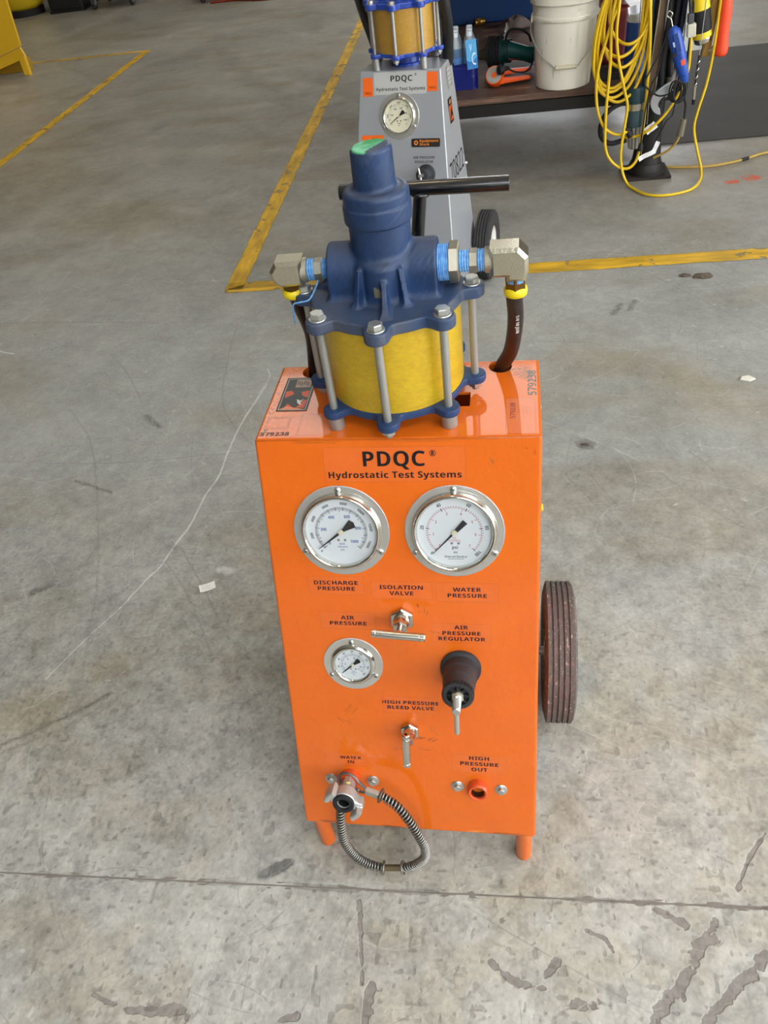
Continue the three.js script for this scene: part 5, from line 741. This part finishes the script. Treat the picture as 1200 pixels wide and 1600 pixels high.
{ const t = thing('wipes_tub', 'white and blue tub of shop wipes behind the coiled yellow cord', 'tub', [0.705, SY, -4.14]); const c = canvas(512, 256, (x) => { x.fillStyle = '#e9ebee'; x.fillRect(0, 0, 512, 256); x.fillStyle = '#1f4c9c'; x.fillRect(0, 95, 512, 161); x.fillStyle = '#e9c23a'; x.fillRect(220, 180, 46, 36); x.fillStyle = '#f0f2f5'; x.fillRect(60, 120, 60, 80); x.fillRect(300, 110, 14, 90); }); mesh('tub_body', lathe([[0, 0], [0.05, 0], [0.052, 0.004], [0.052, 0.2], [0.05, 0.206], [0, 0.206]], 40), std(0xffffff, 0.4, 0, { map: ctex(c) }), t); mesh('tub_lid', lathe([[0, 0.204], [0.054, 0.204], [0.055, 0.207], [0.055, 0.226], [0.052, 0.232], [0, 0.232]], 40), M.whitePlastic, t); mesh('wipe_sheet', (() => { const g = new THREE.PlaneGeometry(0.05, 0.035, 8, 6), p = g.attributes.position; for (let i = 0; i < p.count; i++) p.setZ(i, 0.006 * Math.sin(p.getX(i) * 120)); g.computeVertexNormals(); return g; })(), std(0xf4f6fa, 0.9, 0, { side: THREE.DoubleSide }), t, [-0.03, 0.246, 0.02], [-0.3, 0.2, 0.2]); }
tag(mesh('parts_tray', mergeGeometries([box(0.16, 0.03, 0.1, 0.004)]), M.blackMatte, scene, [0.6, SY + 0.016, -4.06], [0, 0.05, 0]), 'black parts tray under the coiled yellow cord', 'tray');

// --- hung at the end of the bench
const cordM = std(0xd9b312, 0.42), cordD = std(0xa98a3c, 0.6);
{ // coiled yellow extension cord
  const t = thing('extension_cord', 'bright yellow extension cord hanging in a big coil from the bench end', 'extension cord', [0, 0, 0]);
  const pts = []; _s = 41;
  const loops = [[0.44, 0.69, 0.37], [0.435, 0.672, 0.395], [0.46, 0.71, 0.352], [0.447, 0.66, 0.41], [0.485, 0.69, 0.49], [0.47, 0.68, 0.53], [0.51, 0.7, 0.575]];
  loops.forEach(([l, r, b], k) => { const top = 0.9 - 0.004 * k, cx = (l + r) / 2 + 0.02; for (let i = 0; i < 14; i++) { const a = i / 14 * 2 * PI, up = (1 + Math.cos(a)) / 2; const wide = Math.sin(a) * (r - l) / 2 * (a < PI ? 1 : 1); pts.push(V(lerp((l + r) / 2, 0.6, up ** 1.5) - wide * (1 - 0.35 * up), b + (top - b) * up, -3.775 + 0.012 * k * (i < 7 ? -0.35 : 0.3) + 0.02 * Math.sin(a) + rr(-0.004, 0.004))); } });
  pts.push(V(0.6, 0.9, -3.76), V(0.535, 0.72, -3.745), V(0.536, 0.5, -3.74), V(0.534, 0.3, -3.74), V(0.55, 0.15, -3.74), V(0.6, 0.09, -3.74), V(0.65, 0.075, -3.74), V(0.682, 0.1, -3.745), V(0.698, 0.2, -3.75), V(0.7, 0.4, -3.75), V(0.69, 0.6, -3.75), V(0.66, 0.8, -3.76), V(0.62, 0.9, -3.77), V(0.56, 0.75, -3.755), V(0.49, 0.5, -3.75), V(0.487, 0.4, -3.75), V(0.505, 0.31, -3.75), V(0.54, 0.25, -3.75), V(0.595, 0.222, -3.75), V(0.64, 0.23, -3.76));
  mesh('cord', new THREE.TubeGeometry(new THREE.CatmullRomCurve3(pts), 900, 0.0066, 8), cordM, t);
  mesh('plug', lathe([[0, 0], [0.012, 0], [0.014, 0.004], [0.014, 0.028], [0.007, 0.045], [0, 0.045]], 16), M.blackMatte, t, [0.655, 0.205, -3.765], [0, 0, 0.6]);
}
{ const t = thing('extension_cord', 'yellow extension cord looping from the bench down onto the floor and up again', 'extension cord', [0, 0, 0]);
  mesh('cord', tube([[0.565, 0.9, -3.8], [0.553, 0.72, -3.735], [0.55, 0.63, -3.73], [0.567, 0.53, -3.735], [0.604, 0.405, -3.735], [0.622, 0.34, -3.735], [0.617, 0.25, -3.735], [0.612, 0.14, -3.735], [0.628, 0.06, -3.735], [0.65, 0.016, -3.71], [0.672, 0.008, -3.67], [0.717, 0.008, -3.59], [0.796, 0.008, -3.564], [0.9, 0.008, -3.6], [0.96, 0.01, -3.68], [0.985, 0.03, -3.77], [0.955, 0.12, -3.78], [0.928, 0.21, -3.78], [0.932, 0.28, -3.78], [0.952, 0.39, -3.78], [0.96, 0.52, -3.78], [0.958, 0.68, -3.78], [0.955, 0.88, -3.79]], 0.0062, 260, 10), cordM, t); }
{ const t = thing('extension_cord', 'dusty tan extension cord running along the floor to the right of the post', 'extension cord', [0, 0, 0]);
  mesh('cord', tube([[0.72, 0.14, -3.99], [0.79, 0.06, -4.0], [0.818, 0.012, -3.98], [0.85, 0.0075, -3.915], [0.911, 0.0075, -3.889], [1.053, 0.0075, -3.873], [1.206, 0.0075, -3.921], [1.34, 0.0075, -3.993], [1.7, 0.0075, -4.1], [2.3, 0.0155, -4.25], [3.2, 0.0155, -4.3]], 0.0066, 160, 8), cordD, t); mesh('cord_tape', rod([1.2, 0.0076, -3.918], [1.235, 0.0076, -3.935], 0.0078), M.blackMatte, t); }
{ const t = thing('extension_cord', 'short yellow cord with a clear plug hanging beside the blue rotary tool', 'extension cord', [0, 0, 0]);
  mesh('cord', tube([[0.852, 0.59, -3.74], [0.856, 0.52, -3.735], [0.857, 0.46, -3.735], [0.842, 0.396, -3.735], [0.79, 0.3, -3.735], [0.73, 0.238, -3.74], [0.68, 0.205, -3.765], [0.62, 0.2, -3.78]], 0.006, 90, 9), cordM, t);
  mesh('clear_socket', box(0.034, 0.05, 0.03, 0.006, 3), phy(0xe6e2cf, 0.25, 0, { transmission: 0.35, roughness: 0.4, thickness: 0 }), t, [0.849, 0.607, -3.74], [0, 0, 0.1]); mesh('plug', box(0.024, 0.036, 0.024, 0.005, 3), std(0x46474a, 0.6), t, [0.84, 0.65, -3.74], [0, 0, 0.1]); mesh('upper_cord', tube([[0.838, 0.665, -3.74], [0.825, 0.74, -3.74], [0.82, 0.9, -3.78]], 0.006, 30, 8), std(0x1c1c24, 0.6), t); }
{ const t = thing('rubber_connector', 'grey rubber cord connector with a tan lead hanging beside the post', 'connector', [0, 0, 0]); mesh('connector_body', rod([0.872, 0.265, -3.75], [0.864, 0.195, -3.75], 0.012, 0.015), std(0x6d6654, 0.6), t); mesh('lead', tube([[0.864, 0.198, -3.75], [0.85, 0.165, -3.75], [0.82, 0.13, -3.76], [0.77, 0.1, -3.78]], 0.0055, 40, 8), cordD, t); mesh('upper_lead', tube([[0.873, 0.262, -3.75], [0.872, 0.32, -3.755], [0.86, 0.4, -3.765], [0.85, 0.9, -3.79]], 0.005, 40, 8), M.rubber, t); }
{ // blue rotary tool
  const bm = std(0x1f4aa6, 0.4), t = thing('rotary_tool', 'blue handheld rotary tool hanging nose down on its black cord', 'rotary tool', [0.772, 0.628, -3.735], 0); const q = [0, 0, 0.36];
  mesh('tool_body', lathe([[0, 0], [0.012, -0.002], [0.026, -0.02], [0.0285, -0.05], [0.0275, -0.13], [0.0235, -0.175], [0.0185, -0.21], [0.013, -0.226], [0, -0.226]], 32, 0.8), bm, t, [0, 0, 0], q);
  const on = (n, g, m, y, zz = 0.026, x = 0) => { const o = mesh(n, g, m, t, [x * Math.cos(0.36) - y * Math.sin(0.36), y * Math.cos(0.36) + x * Math.sin(0.36), zz], q); return o; };
  on('side_cover', box(0.022, 0.07, 0.008, 0.003), std(0x16377f, 0.4), -0.06, 0.026); for (let i = 0; i < 3; i++) on('vent_slot', box(0.012, 0.003, 0.004, 0.001), M.blackMatte, -0.105 - i * 0.008, 0.026); for (let i = 0; i < 3; i++) on('vent_slot', box(0.01, 0.003, 0.004, 0.001), M.blackMatte, -0.178 - i * 0.008, 0.0195);
  on('red_badge', box(0.017, 0.022, 0.004, 0.0015), std(0xe0572e, 0.5), -0.14, 0.0255, 0.006); on('pale_badge', box(0.01, 0.02, 0.004, 0.0015), std(0x9db8e0, 0.5), -0.06, 0.0275, -0.012); on('speed_knob', rot(cyl(0.008, 0.008, 0.008, 20), PI / 2), M.blackMatte, -0.1, 0.022, -0.018);
  on('collet_nut', mv(rot(lathe([[0.005, 0], [0.011, 0], [0.009, 0.02], [0.005, 0.03], [0, 0.03]], 20), PI), 0, 0, 0), M.blackMatte, -0.224, 0.0); on('hanger', tube([[0, 0, 0], [0, 0.03, 0], [-0.01, 0.045, 0], [0, 0.06, 0], [0.01, 0.045, 0], [0, 0.034, 0]], 0.0025, 40, 8), M.chrome, 0.0, 0);
  const o = []; for (let i = 0; i <= 40; i++) { const a = i / 40 * 3.3 * 2 * PI; o.push([0.03 + 0.022 * Math.cos(a) + 0.0006 * i, -0.235 + 0.04 * Math.sin(a), 0.03 + 0.0008 * i]); } mesh('power_cord', tube([[-0.005, 0.02, -0.01], [-0.035, -0.08, 0.0], [-0.075, -0.16, 0.01], [-0.09, -0.2, 0.015], [-0.06, -0.23, 0.02], [-0.02, -0.25, 0.025], ...o], 0.0036, 320, 7), M.rubber, t);
}
{ const t = thing('work_light', 'yellow and black torch with a chrome hook hanging head up', 'torch', [0.872, 0.74, -3.8], 0); const q = [0, 0, 0.22]; const part = (n, pts, m) => mesh(n, lathe(pts, 36, 0.5), m, t, [0, 0, 0], q);
  part('yellow_barrel', [[0, 0.06], [0.036, 0.06], [0.0365, -0.05], [0.038, -0.075], [0, -0.075]], M.yellow); part('black_grip', [[0, -0.074], [0.0375, -0.074], [0.0385, -0.08], [0.0385, -0.15], [0.037, -0.158], [0, -0.158]], M.blackMatte); part('yellow_ring', [[0, -0.157], [0.0372, -0.157], [0.0375, -0.177], [0.036, -0.18], [0, -0.18]], M.yellow); part('chrome_end', [[0, -0.179], [0.0345, -0.179], [0.0355, -0.186], [0.033, -0.198], [0.024, -0.204], [0, -0.204]], M.chrome); mesh('end_hook', (() => { const g = tube([[0.01, -0.2, 0], [0.008, -0.225, 0], [0.016, -0.238, 0], [0.034, -0.235, 0.002], [0.038, -0.228, 0.002]], 0.005, 40, 8); g.rotateZ(0.22); return g; })(), M.chrome, t); mesh('hanging_wire', rod([0, 0.06, 0], [-0.01, 0.16, 0], 0.003), M.zincDull, t); }
{ const t = thing('drill_bit', 'long twist drill bit hanging point down below the black torch', 'drill bit', [0.898, 0.49, -3.75], 0); const pts = []; for (let i = 0; i <= 60; i++) { const a = i / 60 * 7 * PI; pts.push(V(0.004 * Math.cos(a), -i / 60 * 0.1, 0.004 * Math.sin(a))); } mesh('flute', new THREE.TubeGeometry(new THREE.CatmullRomCurve3(pts), 140, 0.0032, 7), M.steel, t); mesh('bit_core', rod([0, 0.02, 0], [0, -0.1, 0], 0.004), std(0x2a2a2c, 0.5, 0.5), t); mesh('shank', rod([0, -0.1, 0], [0.004, -0.152, 0], 0.0065, 0.0055), M.steel, t); mesh('tip', rod([0.004, -0.15, 0], [0.004, -0.17, 0], 0.008, 0.006), M.blackMatte, t); mesh('hanging_wire', rod([0, 0.02, 0], [0, 0.41, -0.03], 0.0015), M.zincDull, t); }
{ const t = thing('brass_bar', 'flat tarnished brass bar hanging between the torch and the orange handle', 'bar', [0.952, 0.7, -3.8], 0); mesh('bar_flat', box(0.03, 0.42, 0.01, 0.002), std(0x8f6d2c, 0.5, 0.35, { bumpMap: castBump, bumpScale: 0.001 }), t, [-0.006, 0, 0], [0, 0, -0.05]); mesh('bar_edge', box(0.008, 0.42, 0.016, 0.002), std(0x6b4f22, 0.6, 0.2), t, [-0.023, -0.004, 0], [0, 0, -0.05]); }
{ const t = thing('hammer', 'hammer hanging by its head with a bright orange grip pointing down', 'hammer', [0.972, 0.88, -3.79], 0.0); mesh('grip', lathe([[0, -0.392], [0.02, -0.39], [0.0265, -0.38], [0.0275, -0.365], [0.0245, -0.335], [0.0235, -0.28], [0.027, -0.235], [0.0245, -0.19], [0.022, -0.16], [0.024, -0.1], [0, -0.1]], 32, 1), std(0xf04a22, 0.5), t, [0, 0, 0], [0, 0, 0.055]); mesh('hammer_shaft', rod([0, -0.11, 0], [0, 0.03, 0], 0.012), M.zincDull, t); mesh('hammer_head', rot(lathe([[0, -0.05], [0.014, -0.05], [0.015, -0.03], [0.011, -0.02], [0.015, 0.01], [0.011, 0.04], [0.004, 0.055], [0, 0.055]], 24), 0, 0, PI / 2), M.steel, t, [0, 0.038, 0]); }
{ const t = thing('steel_strip', 'long bare steel channel strip hanging in front of the post', 'strip', [0.735, 0.6, -3.795], 0); mesh('strip_web', box(0.032, 0.6, 0.004, 0.001), std(0x6b5742, 0.5, 0.4), t, [0, 0.03, 0], [0, 0, -0.04]); for (const s of [-1, 1]) mesh('strip_edge', box(0.0035, 0.6, 0.014, 0.001), M.zinc, t, [s * 0.0165, 0.03, 0.005], [0, 0, -0.04]); }
{ const t = thing('pry_bar', 'dark blue pry bar hanging just left of the blue rotary tool', 'pry bar', [0.7, 0.42, -3.81], 0); mesh('bar_shank', box(0.024, 0.36, 0.014, 0.004), std(0x1d3f56, 0.4, 0.3), t, [0.004, 0, 0], [0, 0, 0.03]); mesh('bar_edge', rod([0.018, 0.17, 0.008], [0.026, -0.18, 0.008], 0.0025), M.chrome, t); mesh('bar_hook', tube([[0.0, 0.17, 0], [0.0, 0.3, 0], [0.01, 0.48, 0.02]], 0.008, 24, 8), std(0x1d3f56, 0.4, 0.3), t); }
for (const [i, x, c, z] of [[0, 0.765, 0x0d0d10, -3.815], [1, 0.8, 0x16161c, -3.825], [2, 0.825, 0x121430, -3.83]]) { const t = thing('air_hose', ['black rubber hose hanging nearest the steel strip', 'black rubber hose hanging behind the blue rotary tool', 'dark navy hose hanging behind the clear plug'][i], 'hose', [x, 0, z]); mesh('hose', tube([[0, 0.9, 0.03], [0.004, 0.7, 0], [-0.004, 0.5, 0], [0.006, 0.35 + 0.06 * i, 0]], 0.0125, 50, 10), std(c, 0.5), t); mesh('hose_end', rod([0.006, 0.36 + 0.06 * i, 0], [0.007, 0.32 + 0.06 * i, 0], 0.0145), i ? M.zincDull : M.blackMatte, t); }
{ // teal power drill
  const t = thing('impact_tool', 'teal and silver air tool hanging on the left side of the post', 'air tool', [0.664, 0.38, -3.8], 0); mesh('tool_body', lathe([[0, 0.02], [0.038, 0.02], [0.041, 0.01], [0.041, -0.04], [0, -0.04]], 32), std(0x24414a, 0.45, 0.2), t, [0, 0, 0], [0, 0, 0.06]); mesh('steel_band', lathe([[0.04, -0.04], [0.043, -0.042], [0.043, -0.068], [0.04, -0.07]], 32), M.steel, t, [0, 0, 0], [0, 0, 0.06]); mesh('gear_case', lathe([[0, -0.07], [0.041, -0.07], [0.042, -0.11], [0.036, -0.14], [0, -0.14]], 32), std(0x3f565c, 0.45, 0.3), t, [0, 0, 0], [0, 0, 0.06]);
  for (let i = 0; i < 10; i++) { const a = i / 10 * 2 * PI; mesh('chuck_jaw', (() => { const g = rod([0.028 * Math.cos(a), -0.138, 0.028 * Math.sin(a)], [0.02 * Math.cos(a), -0.235, 0.02 * Math.sin(a)], 0.008, 0.006, 10); g.rotateZ(0.06); return g; })(), M.zincDull, t); } mesh('chuck_core', lathe([[0, -0.135], [0.028, -0.135], [0.02, -0.238], [0, -0.238]], 24), std(0x3a3a36, 0.5, 0.6), t, [0, 0, 0], [0, 0, 0.06]); mesh('hanging_wire', rod([0, 0.02, 0], [0.0, 0.52, 0], 0.003), M.zincDull, t); }
{ const t = thing('rubber_strap', 'thick black rubber strap hanging in a loop left of the post', 'strap', [0, 0, 0]); mesh('strap', tube([[0.665, 0.3, -3.8], [0.63, 0.335, -3.8], [0.585, 0.33, -3.8], [0.54, 0.3, -3.79], [0.522, 0.245, -3.79], [0.532, 0.2, -3.79], [0.57, 0.175, -3.79], [0.62, 0.18, -3.795]], 0.011, 70, 10), M.rubber, t); mesh('strap_end', rod([0.62, 0.18, -3.795], [0.64, 0.185, -3.797], 0.014), M.rubber, t); mesh('hanging_wire', tube([[0.665, 0.3, -3.8], [0.65, 0.6, -3.8], [0.645, 0.9, -3.79]], 0.002, 24, 6), M.zincDull, t); }
{ const wm = std(0xb9bcc0, 0.32, 0.7), t = thing('adjustable_wrench', 'grey steel adjustable wrench hanging jaw down in front of the post', 'wrench', [0.775, 0.39, -3.76], 0); const s = new THREE.Shape(); s.moveTo(0.02, 0.03); s.quadraticCurveTo(-0.025, 0.01, -0.05, -0.02); s.quadraticCurveTo(-0.062, -0.05, -0.045, -0.075); s.quadraticCurveTo(-0.03, -0.098, -0.005, -0.1); s.lineTo(-0.012, -0.075); s.quadraticCurveTo(-0.03, -0.06, -0.012, -0.035); s.quadraticCurveTo(0.005, -0.02, 0.035, -0.005); s.closePath(); mesh('wrench_jaw', extr(s, 0.014, 0.002, 2), wm, t); mesh('wrench_handle', rod([0.024, 0.01, 0.006], [0.05, 0.12, 0.0], 0.011, 0.009), wm, t); mesh('adjusting_screw', rot(cyl(0.006, 0.006, 0.018, 16), 0, 0, 0.9), M.zincDull, t, [0.004, -0.022, 0.008]); mesh('hanging_wire', rod([0.05, 0.12, 0], [0.06, 0.51, -0.03], 0.002), M.zincDull, t); }
{ const t = thing('black_cord', 'thin black cord with a two-prong plug hanging down the front of the post', 'cord', [0, 0, 0]); mesh('cord', tube([[0.745, 0.9, -3.79], [0.74, 0.5, -3.745], [0.715, 0.42, -3.735], [0.7, 0.33, -3.73], [0.697, 0.25, -3.728], [0.695, 0.185, -3.728]], 0.0034, 80, 7), M.rubber, t); mesh('plug', lathe([[0, 0], [0.006, 0], [0.011, -0.015], [0.011, -0.034], [0, -0.034]], 16), M.blackMatte, t, [0.695, 0.187, -3.728]); for (const s of [-1, 1]) mesh('plug_prong', box(0.0016, 0.018, 0.006, 0.0004), M.zinc, t, [0.695 + s * 0.006, 0.146, -3.728]); mesh('second_cord', tube([[0.83, 0.9, -3.8], [0.83, 0.34, -3.77], [0.8, 0.26, -3.76], [0.765, 0.18, -3.76]], 0.0034, 50, 7), M.rubber, t); }
const paper = (lab, pos, w, h, rx) => { const g = new THREE.PlaneGeometry(w, h, 10, 6), p = g.attributes.position; for (let i = 0; i < p.count; i++) p.setZ(i, 0.006 * Math.sin(p.getX(i) * 60) + 0.004 * (vn(p.getX(i) * 80, p.getY(i) * 80) - 0.5)); g.computeVertexNormals(); tag(mesh('paper_tag', g, std(0xe9e9ea, 0.85, 0, { side: THREE.DoubleSide }), scene, pos, rx), lab, 'tag'); };
paper('small white paper tag tied to the air tool on the post', [0.735, 0.237, -3.755], 0.05, 0.035, [0, 0.2, 0.7]); paper('long folded white paper tag low on the post near its base', [0.735, 0.115, -3.775], 0.075, 0.022, [0, 0.15, 0.45]); paper('narrow white paper tag sticking up beside the low folded tag', [0.772, 0.145, -3.78], 0.018, 0.05, [0, 0.2, -0.35]);
// ---------------------------------------------------------------- far left: yellow hopper, drums, carts; odds and ends on the floor
{
  const ym = phy(0xe2b21c, 0.45, 0, { clearcoat: 0.2, bumpMap: rep(castBump, 2), bumpScale: 0.0006 }), yd = std(0xa8821a, 0.6);
  const t = thing('steel_hopper', 'yellow steel self-dumping hopper with a raised front panel and corner foot', 'hopper', [-4.0, 0, -7.4]);
  const P = (pts, z, d, n, m, bev = 0.004) => mesh(n, extr(poly(pts), d, bev), m, t, [0, 0, z]);
  P([[-1.5, -0.06], [-1.5, 1.1], [0.06, 1.1], [0.03, 0.62], [0.0, 0.225], [-0.28, 0.15], [-0.8, 0.02]].map(([x, y]) => [x, Math.max(y, 0.03)]), -0.03, 0.03, 'front_panel', ym);
  P([[-0.8, 0.0], [-0.285, 0.145], [-0.02, 0.215], [0.0, 0.145], [-0.06, 0.118], [-0.3, 0.06], [-0.55, 0.0]], -0.045, 0.03, 'lower_lip', ym, 0.003);
  P([[-0.055, 0.003], [-0.005, 0.0], [0.002, 0.15], [-0.055, 0.125]], -0.04, 0.05, 'corner_foot', ym);
  mesh('side_panel', box(0.03, 0.9, 1.3, 0.004), ym, t, [-0.5, 0.66, -0.58], [0, 0.75, 0]); mesh('base_beam', box(1.4, 0.11, 0.05, 0.004), yd, t, [-0.76, 0.056, -0.18]); mesh('back_foot', box(0.06, 0.22, 0.08, 0.004), ym, t, [-0.95, 0.11, -1.0]); mesh('base_beam', box(0.8, 0.11, 0.05, 0.004), yd, t, [-1.4, 0.056, -1.0]);
}
{
  const drum = (lab, x, z, r, c) => { const t = thing('drum', lab, 'drum', [x, 0, z]); mesh('drum_foot', lathe([[0, 0], [r * 0.8, 0], [r * 0.82, 0.07], [0, 0.07]], 36), M.blackMatte, t); mesh('drum_body', lathe([[0, 0.06], [r * 0.7, 0.06], [r * 0.95, 0.13], [r, 0.26], [r, 0.8], [r * 0.9, 0.95], [r * 0.5, 1.05], [0, 1.07]], 48, 1), phy(c, 0.4, 0, { clearcoat: 0.3 }), t); };
  drum('bright yellow round tank standing behind the yellow hopper', -5.62, -10.82, 0.3, 0xd8b81a); drum('amber yellow round tank just right of the bright yellow one', -5.0, -11.3, 0.24, 0xb98a18);
  const c = thing('storage_crate', 'black plastic crate standing right of the yellow tanks', 'crate', [-4.98, 0, -10.8], 0.05); mesh('crate_body', box(0.42, 0.4, 0.4, 0.02, 3), std(0x0d0d0f, 0.5), c, [0, 0.22, 0]); mesh('crate_rim', box(0.45, 0.03, 0.43, 0.006), std(0x0d0d0f, 0.5), c, [0, 0.42, 0]); mesh('crate_runner', box(0.44, 0.03, 0.42, 0.004), std(0x0d0d0f, 0.5), c, [0, 0.015, 0]);
  const trolley = (lab, x, z, w) => { const t = thing('trolley', lab, 'trolley', [x, 0, z]); for (const [a, b] of [[0, 0], [w, 0], [0, -0.5], [w, -0.5]]) { const k = group('caster', t, [a, 0, b]); mesh('caster_wheel', latheX([[0, -0.018], [0.05, -0.018], [0.065, -0.014], [0.068, 0], [0.065, 0.014], [0.05, 0.018], [0, 0.018]], 32, 0.8), std(0x2f2f31, 0.6), k, [0, 0.068, 0]); mesh('caster_hub', latheX([[0, -0.021], [0.03, -0.021], [0.03, 0.021], [0, 0.021]], 24), M.zincDull, k, [0, 0.068, 0]); mesh('caster_fork', extr(poly([[-0.026, 0], [0.026, 0], [0.026, -0.03], [0.012, -0.085], [-0.012, -0.085]]), 0.006, 0.001).rotateY(PI / 2), M.zincDull, k, [0.024, 0.15, 0]); } mesh('lower_shelf', box(w + 0.1, 0.04, 0.62, 0.006), std(0x17181b, 0.5), t, [w / 2, 0.17, -0.25]); mesh('upper_shelf', box(w + 0.1, 0.04, 0.62, 0.006), std(0x17181b, 0.5), t, [w / 2, 0.75, -0.25]); for (const a of [0, w]) for (const b of [0, -0.5]) mesh('upright', box(0.03, 0.58, 0.03, 0.003), std(0x17181b, 0.5), t, [a, 0.46, b]); };
  trolley('black shelf trolley whose casters stand beside the black crate', -4.6, -10.58, 0.48); trolley('black shelf trolley standing farther right near the red hose', -3.12, -10.12, 0.7);
  const h = thing('red_hose', 'thin red hose lying on the floor at the far end', 'hose', [0, 0, 0]); mesh('hose', tube([[-3.0, 0.012, -10.0], [-2.7, 0.012, -9.98], [-2.4, 0.012, -9.82], [-2.1, 0.012, -9.83], [-1.7, 0.012, -10.1]], 0.012, 80, 8), std(0x7c2414, 0.5), h);
}
{ // scraps on the floor
  const g = new THREE.PlaneGeometry(0.041, 0.026, 12, 6), p = g.attributes.position; for (let i = 0; i < p.count; i++) p.setZ(i, 0.0022 + 0.002 * (p.getX(i) / 0.02) ** 2); g.computeVertexNormals(); g.rotateX(-PI / 2);
  const c = canvas(256, 160, (x) => { x.fillStyle = '#f1f0ea'; x.fillRect(0, 0, 256, 160); x.fillStyle = 'rgba(90,90,90,0.5)'; for (let i = 0; i < 4; i++) x.fillRect(20, 24 + i * 32, 120 + (i * 47) % 80, 7); });
  tag(mesh('paper_scrap', g, std(0xffffff, 0.85, 0, { map: ctex(c), side: THREE.DoubleSide }), scene, [-0.727, 0, -1.265], [0, 0.42, 0]), 'small white paper label lying on the floor left of the orange cart', 'paper');
  const chip = extr(poly([[-0.022, -0.002], [-0.012, 0.014], [0.01, 0.016], [0.024, -0.004], [0.004, -0.014]]), 0.005, 0.001, 1); chip.rotateX(-PI / 2); tag(mesh('plastic_chip', chip, std(0xe2dccf, 0.6), scene, [0.786, 0.0005, -2.1], [0, 0.1, 0]), 'small off-white plastic chip on the floor far right', 'chip');
  const clod = (lab, x, z, w, d, h, seed) => { const s = new THREE.IcosahedronGeometry(1, 5), q = s.attributes.position; for (let i = 0; i < q.count; i++) { const a = q.getX(i), b = q.getY(i), cc = q.getZ(i), k = 0.65 + 0.7 * fbm(a * 2.2 + seed, cc * 2.2 + b * 2, 4); q.setXYZ(i, a * k * w, Math.max(0, b * k * h), cc * k * d); } s.computeVertexNormals(); tag(mesh('dirt_clod', s, std(0x5e5245, 0.9, 0, { bumpMap: castBump, bumpScale: 0.002 }), scene, [x, 0, z]), lab, 'debris'); };
  clod('larger grey-brown clod of dirt lying just in front of the yellow line', 0.797, -2.79, 0.036, 0.018, 0.012, 4); clod('smaller clod of dirt just left of the larger one by the line', 0.735, -2.805, 0.02, 0.012, 0.008, 9);
  clod('tiny dark crumb of dirt right of the orange cart', 0.27, -1.805, 0.012, 0.006, 0.002, 15);
}

renderer.render(scene, camera);
